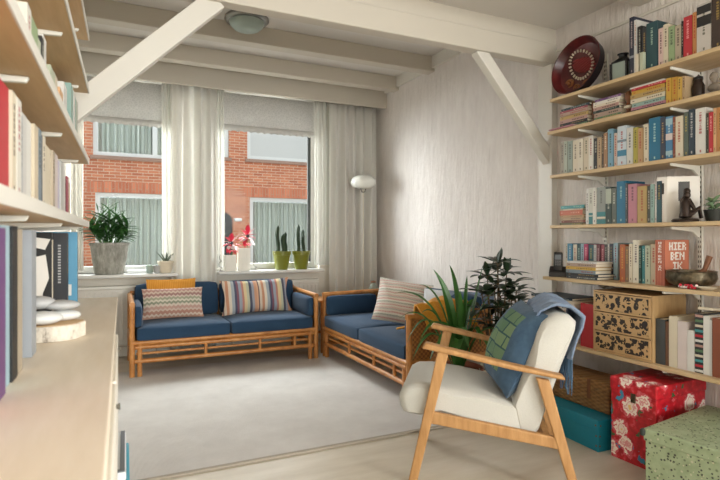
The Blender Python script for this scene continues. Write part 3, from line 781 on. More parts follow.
for tx, ty, tz in tips:
    p0 = Vector((tx*.25, ty*.25, .24)); p1 = Vector((tx, ty, tz))
    m.tube([p0, p0.lerp(p1, .5), p1], [.006, .005, .002], 5)
    d0 = (p1-p0).normalized()
    for k in (5, 7, 8, 10, 11):
        c = p0.lerp(p1, k/12)
        for sg in (-1, 1):
            side = d0.cross(Vector((0, 1, .1))).normalized()*sg
            f.leaf(c, side*.8+d0*.7+Vector((0, rnd.uniform(-.5, .4), 0)), rnd.uniform(.09, .14), rnd.uniform(.034, .046), rnd.uniform(.2, .8), 4, .15)
    f.leaf(p1, d0, .08, .022, .1, 4)
m.build('stem', MT['leaf_mid'], t, True); f.build('foliage', MT['leaf_dark'], t, True)
t = thing('aloe_plant', 'spiky aloe in a cream tapered pot near the left window curtain', 'plant', (.43, 5.20, ZS))
MB().lathe([(0, 0), (.05, 0), (.072, .095), (.076, .10), (.076, .112), (.066, .112), (.064, .095)], 24).build('pot', MT['cream_pot'], t, True)
MB().lathe([(0, .096), (.065, .096)], 20).build('soil', MT['soil'], t)
f = MB()
for k in range(9):
    a = k*2*PI/9; f.leaf((.01*math.cos(a), .01*math.sin(a), .095), (math.cos(a)*.7, math.sin(a)*.7, 1), random.uniform(.10, .15), .022, .15, 4, .5, lambda q: 1-q*.95)
f.build('foliage', MT['succulent'], t, True, solid=.004)
for i, (x, lab) in enumerate(((.29, 'tiny glass of green cuttings beside the big planter'), (.355, 'tiny grey pot with a dark sprig left of the aloe'))):
    t = thing('plant_pot', lab, 'plant', (x, 5.19, ZS))
    MB().lathe([(0, 0), (.026, 0), (.034, .06), (.036, .07), (.031, .07), (.029, .06)], 18).build('pot', MT['grey_green_glass'] if i == 0 else MT['stone_grey'], t, True)
    f = MB()
    for k in range(6):
        a = k*PI/3; f.leaf((0, 0, .06), (math.cos(a), math.sin(a), .7), .05, .016, .9, 4)
    f.build('foliage', MT['succulent'] if i else MT['leaf_mid'], t, True)
# books lying on the sill are further below; flowers and vases
for i, (x, h, w, lab, lab2) in enumerate(((1.03, .155, .105, 'shorter of the two square white vases on the right sill', 'left red and white silk flower above the short vase'), (1.165, .225, .115, 'taller of the two square white vases on the right sill', 'right red and white silk flower above the tall vase'))):
    t = thing('vase', lab, 'vase', (x, 5.22, ZS))
    m = MB(); w2_ = w/2
    m.box((-w2_, -.045, 0), (w2_, .045, .01)); m.box((-w2_, -.045, .01), (w2_, -.038, h)); m.box((-w2_, .038, .01), (w2_, .045, h)); m.box((-w2_, -.038, .01), (-w2_+.007, .038, h)); m.box((w2_-.007, -.038, .01), (w2_, .038, h))
    for k in range(6): m.box((-w2_+.01+k*(w-.02)/6, -.049, .01), (-w2_+.01+k*(w-.02)/6+.006, -.044, h))
    m.build('body', MT['vase_white'], t)
    t = thing('flower', lab2, 'flower', (x+(.01 if i == 0 else .035), 5.215, ZS))
    z = h+.12; m = MB(); m.tube([(0, 0, .02), (.005, 0, h), (0, -.01, z)], .003, 6); m.build('stem', MT['leaf_mid'], t, True)
    rp = MB(); wp = MB(); rnd = random.Random(i)
    for k in range(9):
        a = k*2*PI/9+.2; d = (math.cos(a), -.35, math.sin(a)*.75+.25)
        (wp if k % 3 == 1 else rp).leaf((math.cos(a)*.012, -.01, z+math.sin(a)*.012), d, rnd.uniform(.075, .125), .05, .5, 5, .1)
    for k in range(5): rp.leaf((rnd.uniform(-.03, .03), -.02, z-.07), (rnd.uniform(-1, 1), -.4, -.4), .05, .03, .5, 4)
    for k in range(4): wp.leaf((rnd.uniform(-.03, .03), -.025, z-.03), (rnd.uniform(-1, 1), -.4, -.2), .06, .04, .4, 4)
    rp.build('red_petals', MT['petal_red'], t, True); wp.build('white_petals', MT['petal_white'], t, True)
    MB().ball((0, -.03, z), .018, 8).build('flower_centre', MT['seed'], t, True)
for (x, s, lab) in ((.935, 1, 'curly wire stand left of the short white vase'), (1.275, 1, 'curly wire stand right of the tall white vase')):
    m = MB(); pts = []
    for k in range(40):
        a = k/39*4*PI; pts.append((x+.022*math.sin(a)*(1-k/60), 5.20, ZS+.015+k*.0035+.01*math.cos(a)))
    m.tube([(x, 5.20, ZS)]+pts, .0025, 6)
    m.lathe([(0, 0), (.02, 0), (.02, .004), (0, .004)], 14, (x, 5.20, ZS))
    tag(m.build('wire_stand', MT['wire'], None, True), lab, 'ornament')
for i, (x, hs, lab) in enumerate(((1.555, (.29, .20, .22), 'left cactus in an olive green pot on the right sill'), (1.765, (.30, .20, .25), 'right cactus in an olive green pot, nearest the window edge'))):
    t = thing('potted_cactus', lab, 'cactus', (x, 5.21, ZS), (0, 0, i*.5))
    MB().lathe([(0, 0), (.062, 0), (.066, .012), (.085, .15), (.092, .152), (.094, .19), (.082, .19), (.078, .155)], 28).build('pot', MT['olive_pot'], t, True)
    MB().lathe([(0, .17), (.08, .17)], 24).build('soil', MT['soil'], t)
    for (px, py), h in zip(((-.042, 0), (.008, -.02), (.042, .015)), hs):
        m = MB(); n = 14; prof = []
        rings = []
        for k in range(10):
            f_ = k/9; r = .0165*(1.0 if f_ < .85 else math.sqrt(max(.02, 1-((f_-.85)/.15)**2)))*(1+.08*math.sin(k*2.3))
            rings.append([m.bm.verts.new((px+r*(1.15 if q % 2 else .8)*math.cos(q*2*PI/n)+.006*math.sin(k*.8), py+r*(1.15 if q % 2 else .8)*math.sin(q*2*PI/n), .165+h*f_)) for q in range(n)])
        for a, b_ in zip(rings, rings[1:]):
            for q in range(n): m.bm.faces.new((a[q], a[(q+1) % n], b_[(q+1) % n], b_[q]))
        m.bm.faces.new(rings[-1])
        m.build('cactus_stem', MT['cactus'], t)

# ------------------------------------------------------------------ books
COL = {'navy': (38, 42, 66), 'pearl white': (206, 204, 200), 'black': (32, 31, 33), 'charcoal': (52, 54, 60), 'dark teal': (34, 78, 88), 'blush pink': (224, 190, 182), 'cream': (222, 208, 180),
 'leaf green': (150, 176, 124), 'sand': (186, 168, 142), 'red': (206, 34, 46), 'orange': (204, 132, 66), 'white and black': (206, 198, 190), 'dark brown': (66, 48, 40), 'yellow': (214, 164, 40),
 'golden yellow': (206, 150, 34), 'amber yellow': (220, 172, 62), 'tan': (190, 158, 116), 'grey beige': (168, 156, 136), 'pale sage': (176, 182, 164), 'sage green': (140, 156, 142), 'ivory': (224, 212, 188),
 'oatmeal': (210, 192, 162), 'off white': (224, 220, 208), 'light brown': (170, 124, 82), 'sky blue': (112, 164, 192), 'rose beige': (208, 184, 166), 'pale blue and white': (196, 210, 220),
 'speckled white': (208, 206, 198), 'mustard green': (182, 168, 52), 'caramel': (194, 150, 98), 'bright blue': (14, 112, 154), 'slate navy': (52, 58, 80), 'blue patterned': (64, 128, 176), 'rust': (142, 66, 42),
 'dark sage': (90, 102, 90), 'blue black': (44, 62, 78), 'white': (222, 220, 214), 'dark olive': (66, 68, 50), 'apricot': (220, 164, 110), 'cream and teal': (206, 206, 192), 'grey and teal': (140, 146, 138),
 'dark green': (38, 62, 54), 'moss grey': (92, 100, 88), 'dark grey': (72, 76, 78), 'dusty pink': (196, 120, 138), 'ochre': (192, 156, 86), 'pale teal': (146, 182, 172), 'dark petrol': (26, 58, 70),
 'blue': (52, 132, 170), 'pale blue': (150, 186, 200), 'magenta': (196, 44, 96), 'petrol': (34, 88, 98), 'light grey': (190, 190, 186), 'maroon': (112, 40, 48), 'raspberry': (164, 62, 78), 'pale sky blue': (164, 200, 214),
 'burnt orange': (190, 92, 38), 'dark tan': (132, 100, 66), 'pale ivory': (228, 220, 198), 'bottle green': (28, 70, 54), 'teal': (40, 128, 134), 'pale green': (188, 196, 168), 'beige': (202, 182, 150),
 'HIER': (160, 76, 58), 'brown': (120, 78, 50), 'pinkish white': (220, 204, 200), 'striped': (44, 44, 48), 'pale grey': (200, 200, 198), 'reddish brown': (148, 74, 46),
 'purple': (112, 62, 128), 'lilac': (200, 190, 214), 'pink': (192, 142, 128), 'grey blue': (120, 138, 152), 'silver grey': (160, 166, 174), 'dusty rose': (180, 148, 128), 'gold': (198, 160, 84), 'green': (88, 130, 84), 'turquoise': (60, 156, 160), 'orange red': (206, 92, 54), 'olive': (106, 104, 62), 'photo grey': (110, 110, 112), 'light blue': (86, 168, 212)}
def bmat(c):
    q = COL[c]; g = sum(q)/3
    return M('book_cover_'+c.replace(' ', '_'), tuple((x*.82+g*.18)*.93 for x in q), .5, .10, 14)
USED = {}
def book_label(opts):
    for l in opts:
        if l not in USED: USED[l] = 1; return l
    return opts[-1]
def book_mesh(root, t, h, d, c, rnd, plain=False, page_c='paper', title=True, band=None):
    """spine faces -x, base on z=0, thickness along y, centred on y"""
    cv = .0022 if t > .012 else .0012
    m = MB(); m.use(bmat(c))
    y = t/2
    m.box((0, -y, 0), (d, -y+cv, h)); m.box((0, y-cv, 0), (d, y, h)); m.box((0, -y+cv, 0), (cv*1.3, y-cv, h))
    lum = sum(COL[c])/3
    if title and t > .008:
        ink = (236, 228, 210) if lum < 130 else (58, 52, 50)
        if rnd.random() < .3: ink = (206, 172, 90) if lum < 130 else (150, 44, 44)
        ink = tuple(int((x*.6+y_*.4)/12)*12 for x, y_ in zip(ink, COL[c]))
        m.use(M('ink_%d_%d_%d' % ink, ink, .6))
        w = min(t*.36, .012); z = h*rnd.uniform(.86, .93); end = h*rnd.uniform(.35, .6)
        while z > end:
            l = rnd.uniform(.004, .012)
            ww = w*rnd.uniform(.7, 1)
            m.box((-.0005, -ww/2, z-l), (.0004, ww/2, z)); z -= l+rnd.uniform(.002, .006)
        m.box((-.0005, -w*.3, h*.06), (.0004, w*.3, h*.06+.012))
    if band:
        for z0, z1, bc in band:
            m.use(bmat(bc)); m.box((-.0006, -y, h*z0), (.0006, y, h*z1))
    m.build('cover', None, root)
    MB().box((cv*1.3+.0002, -y+cv+.0002, .003), (d-.004, y-cv-.0002, h-.003)).build('pages', MT[page_c], root)
SHN = {1: 'top right shelf', 2: 'second right shelf', 3: 'third right shelf', 4: 'fourth right shelf', 5: 'fifth right shelf', 6: 'lowest right shelf'}
ROWS = {
1: [(1.896,0.0262,0.309,'navy'),(1.867,0.0142,0.285,'pearl white'),(1.849,0.0222,0.245,'black'),(1.824,0.0252,0.230,'charcoal'),(1.796,0.0592,0.239,'dark teal'),(1.733,0.0252,0.192,'blush pink'),(1.706,0.0252,0.202,'cream'),(1.678,0.0302,0.181,'leaf green'),(1.645,0.0292,0.174,'sand'),(1.614,0.0092,0.186,'black'),(1.603,0.0402,0.199,'red'),(1.561,0.0182,0.206,'orange'),(1.541,0.0642,0.231,'white and black'),(1.474,0.0532,0.238,'dark brown')],
2: [(1.691,0.0262,0.129,'yellow'),(1.662,0.0262,0.126,'golden yellow'),(1.634,0.0192,0.119,'amber yellow'),(1.613,0.0142,0.119,'tan')],
3: [(2.369,0.0252,0.197,'grey beige'),(2.340,0.0252,0.196,'pale sage'),(2.313,0.0362,0.193,'sage green'),(2.275,0.0372,0.190,'cream'),(2.235,0.0362,0.192,'ivory'),(2.195,0.0342,0.194,'oatmeal'),(2.159,0.0312,0.197,'off white'),(2.125,0.0262,0.180,'black'),(2.097,0.0282,0.178,'tan'),(2.066,0.0092,0.188,'dark brown'),(2.054,0.0242,0.196,'light brown'),(2.027,0.0322,0.212,'sky blue'),(1.992,0.0192,0.185,'rose beige'),(1.969,0.0552,0.215,'pale blue and white'),(1.912,0.0362,0.198,'speckled white'),(1.873,0.0262,0.192,'mustard green'),(1.844,0.0262,0.183,'caramel'),(1.815,0.0272,0.198,'cream'),(1.785,0.0622,0.222,'bright blue'),(1.721,0.0242,0.215,'slate navy'),(1.694,0.0352,0.212,'blue patterned'),(1.656,0.0102,0.205,'rust'),(1.643,0.0362,0.202,'cream'),(1.603,0.0212,0.215,'dark sage'),(1.580,0.0272,0.223,'blue black'),(1.550,0.0462,0.219,'white'),(1.501,0.0142,0.189,'dark olive'),(1.485,0.0172,0.189,'red'),(1.466,0.0132,0.204,'apricot'),(1.451,0.0302,0.203,'orange')],
4: [(2.181,0.0202,0.205,'white'),(2.159,0.0292,0.206,'cream and teal'),(2.128,0.0222,0.206,'off white'),(2.103,0.0572,0.208,'grey and teal'),(2.043,0.0362,0.204,'dark green'),(2.005,0.0292,0.195,'moss grey'),(1.973,0.0522,0.229,'bright blue'),(1.918,0.0112,0.215,'dark grey'),(1.905,0.0522,0.207,'dusty pink'),(1.849,0.0532,0.191,'ochre'),(1.793,0.0162,0.188,'dark olive'),(1.775,0.0192,0.196,'pale teal'),(1.754,0.0112,0.210,'white'),(1.741,0.0252,0.208,'dark petrol')],
5: [(2.394,0.0152,0.200,'cream'),(2.376,0.0392,0.200,'blue'),(2.334,0.0272,0.195,'ivory'),(2.305,0.0262,0.200,'dark teal'),(2.276,0.0232,0.200,'pale blue'),(2.250,0.0292,0.198,'magenta'),(2.218,0.0332,0.196,'petrol'),(2.183,0.0192,0.196,'light grey'),(2.162,0.0262,0.196,'maroon'),(2.134,0.0232,0.196,'raspberry'),(2.108,0.0192,0.196,'black'),(2.087,0.0102,0.202,'white'),(2.075,0.0232,0.202,'navy'),(2.049,0.0272,0.207,'pale sky blue'),
    (1.956,0.0322,0.200,'burnt orange'),(1.921,0.0212,0.190,'dark tan'),(1.897,0.0192,0.205,'cream'),(1.875,0.0332,0.224,'pale ivory'),(1.840,0.0152,0.196,'bottle green'),(1.823,0.0172,0.196,'teal'),(1.803,0.0272,0.196,'pale green'),(1.773,0.0312,0.205,'beige')],
6: [(2.170,0.0482,0.245,'red'),(2.119,0.0442,0.245,'red'),(1.712,0.0482,0.220,'dark grey'),(1.661,0.0172,0.212,'brown'),(1.641,0.0402,0.243,'cream'),(1.599,0.0432,0.225,'pinkish white'),(1.554,0.0322,0.190,'white'),(1.519,0.0372,0.274,'striped'),(1.480,0.0272,0.265,'white'),(1.452,0.0102,0.252,'pale grey'),(1.439,0.0482,0.262,'reddish brown')],
}
ZT = {1: 1.950, 2: 1.752, 3: 1.481, 4: 1.172, 5: .860, 6: .478}
BANDS = {'cream and teal': [(0, .22, 'teal'), (.25, .32, 'teal')], 'grey and teal': [(0, .13, 'teal'), (.15, .20, 'cream'), (.2, .33, 'teal')], 'striped': [(k*.083+.02, k*.083+.06, ['white', 'red', 'turquoise', 'cream', 'green', 'pink'][k % 6]) for k in range(12)],
         'blue patterned': [(.1, .2, 'pale blue'), (.45, .6, 'pinkish white'), (.8, .95, 'pale blue')], 'pale blue and white': [(.25, .4, 'blue'), (.6, .66, 'grey blue')], 'red': [], 'white and black': [(.55, .75, 'black'), (.8, .96, 'black')],
         'navy': [(.30, .34, 'silver grey')], 'dark petrol': [(0, .55, 'petrol')], 'magenta': [(0, .42, 'black')], 'dark green': [(.55, .95, 'pale sage')]}
def shelf_row(s, rows):
    rnd = random.Random(100+s)
    for i, (y, t, h, c) in enumerate(rows):
        x = {1: 2.462, 2: 2.462, 3: 2.462, 4: 2.462, 5: 2.53 if y > 2.02 else 2.462, 6: 2.41}[s]
        x += rnd.uniform(0, .006)
        d = min(.135 if (s == 5 and y > 2.02) else h*rnd.uniform(.66, .8), 2.665-x)
        size = 'slim' if t < .02 else ('thick' if t > .042 else 'medium')
        prev = rows[i-1][3] if i and rows[i-1][0]-rows[i-1][1]-y < .03 else None
        nxt = rows[i+1][3] if i+1 < len(rows) else None
        cat = 'book'; cn = c; cw = '%s %s book' % (size, cn)
        opts = []
        if prev and nxt: opts.append('%s, %s, between %s and %s' % (cw, SHN[s], prev, nxt))
        if nxt: opts.append('%s, %s, left of the %s one' % (cw, SHN[s], nxt))
        if prev: opts.append('%s on the %s, right of the %s one' % (cw, SHN[s], prev))
        opts.append('%s upright on the %s' % (cw, SHN[s]))
        l = book_label(opts)
        if s == 6 and c == 'red': l = ['left of two red binders beside the patterned drawer unit', 'right of two red binders, touching the patterned drawer unit'][i]; cat = 'binder'
        r = thing('binder' if cat == 'binder' else 'book', l, cat, (x, y-t/2, ZT[s]), (0, 0, 0), 'upright books on the '+SHN[s])
        book_mesh(r, t, h, d, c, rnd, title=c not in ('striped',) and s != 6, band=BANDS.get(c))
for s, rows in ROWS.items(): shelf_row(s, rows)

# the big book whose cover reads HIER BEN IK
FONT = {'H': ['#.#', '#.#', '###', '#.#', '#.#'], 'I': ['###', '.#.', '.#.', '.#.', '###'], 'E': ['###', '#..', '##.', '#..', '###'], 'R': ['##.', '#.#', '##.', '#.#', '#.#'], 'B': ['##.', '#.#', '##.', '#.#', '##.'], 'N': ['#.#', '###', '###', '#.#', '#.#'], 'K': ['#.#', '##.', '#..', '##.', '#.#']}
FONT['K'] = ['#.#', '#.#', '##.', '#.#', '#.#']; FONT['K'] = ['#..#', '#.#.', '##..', '#.#.', '#..#']; FONT['N'] = ['#..#', '##.#', '#.##', '#..#', '#..#']
def word(m, w, place, px, pz):
    """place(u,v,w,h): adds one pixel block; u to the right, v up"""
    u = 0
    for ch in w:
        g = FONT[ch]
        for r, row in enumerate(g):
            for k, q in enumerate(row):
                if q == '#': place(u+k*px, -(r+1)*pz, px*1.02, pz*1.02)
        u += (len(g[0])+.6)*px
    return u
r = thing('book', 'thick brick-red book with big white block letters on its cover', 'book', (2.445, 1.710, .860), (0, 0, 0), 'upright books on the fifth right shelf')
t_, h_, d_ = .050, .226, .185
t = NT('brick_red_weave'); v = t.obj(); ck = t.n('TexBrick', Vector=t.obj((60, 60, 60)), Scale=1, Color1=lin((166, 78, 58)), Color2=lin((142, 62, 48)), Mortar=lin((184, 110, 84)))
t.col(ck.outputs[0]); t.rough(.6); brickred = t.m
m = MB(); m.use(brickred); m.box((0, -t_/2, 0), (d_, -t_/2+.003, h_)); m.box((0, t_/2-.003, 0), (d_, t_/2, h_)); m.box((0, -t_/2+.003, 0), (.004, t_/2-.003, h_)); cov = m.build('cover', None, r)
MB().box((.0045, -t_/2+.0033, .003), (d_-.004, t_/2-.0033, h_-.003)).build('pages', MT['paper'], r)
m = MB()
for w, zt in (('HIER', .214), ('BEN', .165), ('IK', .116)):
    px, pz = .0094, .0080; W = sum((len(FONT[c][0])+.6)*px for c in w)-.6*px; u0 = (d_-W)/2+.004
    word(m, w, lambda u, v, a, b_: m.box((u0+u, -t_/2-.0007, zt+v), (u0+u+a, -t_/2+.0002, zt+v+b_)), px, pz)
m.build('cover_lettering', MT['white_card'], cov)
m = MB(); z = .216
for ch in 'HIER BEN IK':
    if ch == ' ': z -= .008; continue
    g = FONT[ch]; n = len(g[0]); px = .0165/n
    for rr, row in enumerate(g):
        for k, q in enumerate(row):
            if q == '#': m.box((-.0007, .011-k*px-px-.002, z-(rr+1)*.0021), (.0002, .011-k*px-.002, z-rr*.0021))
    z -= .0145
m.build('spine_lettering', MT['white_card'], cov)

# stacks lying flat: listed from the bottom up (thickness, colour)
def stack(s, ya, yb, x, zb, items, where, dep=.16, seed=1, grp='', tight=False):
    rnd = random.Random(seed); z = zb; n = len(items)
    for i, (t, c) in enumerate(items):
        L = (ya-yb)*rnd.uniform(.93, 1.0); yy = ya-(0 if tight else rnd.uniform(0, .01))
        pos = 'at the bottom' if i == 0 else ('on top' if i == n-1 else ('above the %s one' % items[i-1][1]))
        size = 'thin' if t < .015 else ('thick' if t > .028 else 'flat')
        l = '%s %s book %s of %s' % (size, c, pos, where) if 'one' not in pos else '%s %s book %s in %s' % (size, c, pos, where)
        r = thing('book', book_label([l]), 'book', (x+rnd.uniform(0, .012), yy, z+t/2), (PI/2, 0, 0), grp)
        book_mesh(r, t-.0006, L, min(dep*rnd.uniform(.92, 1), 2.66-x), c, rnd)
        z += t
    return z
stack(2, 2.377, 2.165, 2.462, 1.7525+.0, [(.018, 'green'), (.018, 'black'), (.022, 'pink'), (.020, 'gold'), (.020, 'dusty rose'), (.014, 'raspberry'), (.014, 'dark petrol')], 'the left stack, second right shelf', seed=1, grp='books stacked flat on the second right shelf')
stack(2, 2.130, 1.955, 2.462, 1.7525, [(.011, 'apricot'), (.012, 'green'), (.026, 'dusty rose'), (.012, 'dark green'), (.018, 'pink'), (.014, 'cream'), (.017, 'off white'), (.015, 'purple')], 'the middle stack, second right shelf', seed=2, grp='books stacked flat on the second right shelf')
stack(2, 1.895, 1.700, 2.462, 1.7525, [(.014, 'black'), (.015, 'dusty pink'), (.020, 'pale teal'), (.022, 'cream'), (.022, 'ochre'), (.022, 'yellow'), (.012, 'red'), (.008, 'white')], 'the right stack, second right shelf', seed=3, grp='books stacked flat on the second right shelf')
stack(4, 2.377, 2.195, 2.462, 1.1725, [(.013, 'olive'), (.015, 'rust'), (.016, 'tan'), (.014, 'caramel'), (.030, 'orange red'), (.010, 'cream'), (.018, 'turquoise')], 'the stack on the fourth right shelf', seed=4, grp='books stacked flat on the fourth right shelf')
stack(5, 2.262, 2.045, 2.388, .8605, [(.016, 'charcoal'), (.016, 'black'), (.020, 'grey blue'), (.018, 'yellow'), (.020, 'dusty rose'), (.010, 'white')], 'the stack beside the phone', dep=.135, seed=5, grp='books stacked flat on the fifth right shelf')
stack(6, 2.56, 2.215, 2.40, .4785, [(.05, 'light grey'), (.05, 'cream'), (.045, 'pale grey'), (.045, 'dusty rose'), (.035, 'white'), (.022, 'cream'), (.014, 'blue black')], 'the magazine pile behind the chair', dep=.24, seed=6, grp='magazines and folders piled on the lowest shelf')
r = thing('book', 'very thin pink booklet jutting out at the shelf end under the left stack', 'book', (2.415, 2.43, 1.7522), (PI/2, 0, 0))
r.location = (2.415, 2.415, 1.7525+.0035); 
# shift left stack up is avoided: the booklet lies in front of it
book_mesh(r, .006, .19, .044, 'dusty pink', random.Random(1), title=False)

# ------------------------------------------------------------------ right bookcase boards
def right_shelf(i, zb, xf, y0, y1, label, bys, th=.0195):
    t = thing('wall_shelf', label, 'shelf', (xf, 0, zb), (0, 0, 0), 'wooden shelves on the right wall')
    MB().box((0, y0, 0), (XR-.006-xf, y1, th), .002).build('board', MT['shelf_wood'], t)
    for y in bys:
        m = MB(); w = XR-.012-xf
        m.prism([(.015, -.002), (w-.004, -.002), (w-.004, -.055), (w-.016, -.055), (w-.06, -.026), (.02, -.014)], 'y', y-.006, y+.006)
        m.build('bracket', MT['bracket'], t, bevel=.002)
BY = (2.215, 1.655)
names = ['topmost shelf on the right wall, holding the carved dish', 'second shelf from the top on the right, holding stacked books', 'third shelf from the top on the right, packed with upright books', 'fourth shelf from the top on the right, holding the bronze couple', 'deeper fifth shelf on the right, holding the phone and brass bowl', 'lowest shelf on the right, above the floral box']
right_shelf(1, 1.9305, 2.43, .9, 2.42, names[0], BY); right_shelf(2, 1.7325, 2.43, .9, 2.44, names[1], BY); right_shelf(3, 1.4615, 2.43, .9, 2.42, names[2], BY)
right_shelf(4, 1.1525, 2.43, .9, 2.42, names[3], BY); right_shelf(5, 0.8405, 2.372, .9, 2.42, names[4], BY); right_shelf(6, 0.4585, 2.372, .9, 2.58, names[5], BY)
for y, l in zip(BY, ('slotted white shelf upright nearer the windows', 'slotted white shelf upright nearer the camera')):
    t = thing('shelf_upright', l, 'shelf rail', (XR, y, 0), (0, 0, 0), 'slotted uprights')
    MB().box((-.011, -.013, .40), (0, .013, 2.2), .002).build('channel', MT['bracket'], t)
    m = MB()
    for k in range(70): m.box((-.0117, -.007, .42+k*.025), (-.0105, -.003, .432+k*.025)); m.box((-.0117, .003, .42+k*.025), (-.0105, .007, .432+k*.025))
    m.build('slots', MT['slot'], t)

# ------------------------------------------------------------------ things on the right shelves
# carved dish leaning on the top shelf
t = thing('carved_dish', 'big round dark red carved dish leaning on the top shelf', 'bowl', (2.53, 2.285, 1.951))
dm = Matrix.Rotation(math.radians(-78), 4, 'Y')
dm = Matrix.Translation((0, 0, .172)) @ dm
m = MB(); m.use(MT['carved']); m.lathe([(0, -.038), (.10, -.034), (.150, -.010), (.172, .040), (.178, .040)], 40)
m.use(MT['carved_out']); m.lathe([(.178, .040), (.162, -.022), (.11, -.05), (0, -.052)], 40); m.xf(dm); m.build('dish', None, t, True)
m = MB()
for k in range(9):
    f_ = (k-4)/4; hh = .056*math.sqrt(max(.05, 1-f_*f_*.9))
    m.tube([(.015+f_*.078-.012, -.02-hh+f_*.02, -.030), (.015+f_*.078, -.02+f_*.02, -.024), (.015+f_*.078+.012, -.02+hh+f_*.02, -.030)], .005, 6)
m.xf(dm @ Matrix.Rotation(math.radians(40), 4, 'Z')); m.build('carved_ribs', MT['carved_red'], t, True)
m = MB()
for k in range(26):
    a = k*2*PI/26; m.obox((.025+.112*math.cos(a), -.01+.072*math.sin(a), -.026+.012*math.cos(a)**2), (.018, .009, .009), Euler((0, 0, a)), .002)
m.xf(dm @ Matrix.Rotation(math.radians(40), 4, 'Z')); m.build('bone_inlay', MT['bone'], t)
m = MB()
for (x, y, r_) in ((-.075, .085, .03), (-.115, .02, .022), (-.11, -.05, .026)):
    m.lathe([(r_*.55, -.028), (r_*.7, -.020), (r_, -.020), (r_*1.1, -.030)], 20, (x, y, 0)); m.ball((x, y, -.022), r_*.35, 8)
m.xf(dm); m.build('carved_rosettes', MT['gold_wood'], t, True)
# lantern
t = thing('lantern', 'small black lantern with glass sides right of the carved dish', 'lantern', (2.53, 1.985, 1.9505), .1)
m = MB()
m.box((-.04, -.045, 0), (.04, .045, .008)); m.box((-.04, -.045, .105), (.04, .045, .115), .002)
for sx in (-1, 1):
    for sy in (-1, 1): m.box((sx*.04-.005, sy*.045-.005, .008), (sx*.04+.005, sy*.045+.005, .105))
m.build('frame', MT['plastic_black'], t)
MB().lathe([(.05, .115), (.03, .13), (.022, .135), (.022, .15), (.03, .155), (0, .162)], 16).build('cap', MT['plastic_black'], t, True)
MB().box((-.036, -.041, .008), (.036, .041, .105)).build('glass', MT['grey_green_glass'], t)
# two pale booklets before the black books
for i, (y, l) in enumerate(((1.842, 'left of two short pale booklets before the black books'), (1.815, 'right of two short pale booklets before the black books'))):
    r = thing('booklet', l, 'booklet', (2.440, y-.008, 1.9505), (0, 0, 0), 'short pale booklets'); book_mesh(r, .018, .095, .02, 'pale green' if i else 'ivory', random.Random(i), title=False)
def turned(name, label, cat, loc, prof, mat, pname='body'):
    t = thing(name, label, cat, loc); MB().lathe(prof, 18).build(pname, mat, t, True); return t
t = turned('wooden_figurine', 'brown carved figurine between the left and middle book stacks', 'figurine', (2.495, 2.147, 1.7525), [(0, 0), (.013, 0), (.013, .01), (.006, .02), (.010, .045), (.014, .06), (.007, .075), (.0, .075)], MT['brown_carving'])
MB().lathe([(0, .074), (.008, .076), (.013, .095), (.012, .115), (.006, .128), (0, .13)], 16).build('head', MT['brown_carving'], t, True)
t = turned('wooden_figurine', 'brown carved figurine with white collar between middle and right stacks', 'figurine', (2.495, 1.924, 1.7525), [(0, 0), (.02, 0), (.02, .01), (.011, .022), (.013, .04), (.020, .052), (.010, .066), (0, .066)], MT['brown_carving'])
MB().lathe([(.010, .060), (.022, .05), (.024, .038), (.012, .036)], 16).build('collar', MT['bone'], t, True)
MB().lathe([(0, .064), (.009, .068), (.018, .09), (.018, .112), (.009, .128), (0, .13)], 16).build('head', MT['brown_carving'], t, True)
t = turned('dark_jar', 'dark ornamental jar right of the yellow books', 'jar', (2.53, 1.575, 1.7525), [(0, 0), (.022, 0), (.026, .02), (.027, .07), (.018, .09), (.019, .10), (0, .10)], MT['bronze'])
MB().lathe([(0, .10), (.021, .10), (.02, .112), (.006, .12), (0, .128)], 16).build('lid', MT['plastic_black'], t, True)
# bust
t = thing('bust', 'small grey stone bust on the second right shelf', 'figurine', (2.53, 1.50, 1.7525), -.2)
m = MB(); m.box((-.025, -.028, 0), (.025, .028, .018), .004); m.lathe([(.016, .018), (.013, .028), (.02, .03)], 14); m.build('plinth', MT['grey_stone'], t, True)
m = MB(); m.ball((0, 0, .045), .03, 8, (.75, 1.1, .75)); m.tube([(0, 0, .05), (-.002, 0, .078)], [.013, .010], 10); m.ball((-.004, 0, .093), .02, 8, (1, .85, 1.2)); m.ball((-.024, 0, .09), .005, 6); m.build('figure', MT['grey_stone'], t, True)
# open white brochure with dark photographs
t = thing('open_brochure', 'open white brochure with dark photos behind the bronze couple', 'brochure', (2.475, 1.695, 1.1725))
m = MB(); a1 = Matrix.Rotation(math.radians(98), 4, 'Z'); a2 = Matrix.Rotation(math.radians(-52), 4, 'Z')
m1 = MB(); m1.box((0, -.001, 0), (.045, .003, .226)); m1.xf(Matrix.Rotation(math.radians(100), 4, 'Z')); m1.build('left_page', MT['white_card'], t)
m1 = MB(); m1.box((0.012, .0032, .14), (.034, .0042, .195)); m1.xf(Matrix.Rotation(math.radians(100), 4, 'Z')); m1.build('left_photo', MT['photo_dark'], t)
R2 = Matrix.Rotation(math.radians(-38), 4, 'Z')
m1 = MB(); m1.box((0, -.003, 0), (.145, .001, .226)); m1.xf(R2); m1.build('right_page', MT['white_card'], t)
m1 = MB(); m1.box((.05, -.0042, .105), (.10, -.0032, .20)); m1.xf(R2); m1.build('right_photo', MT['photo_dark'], t)
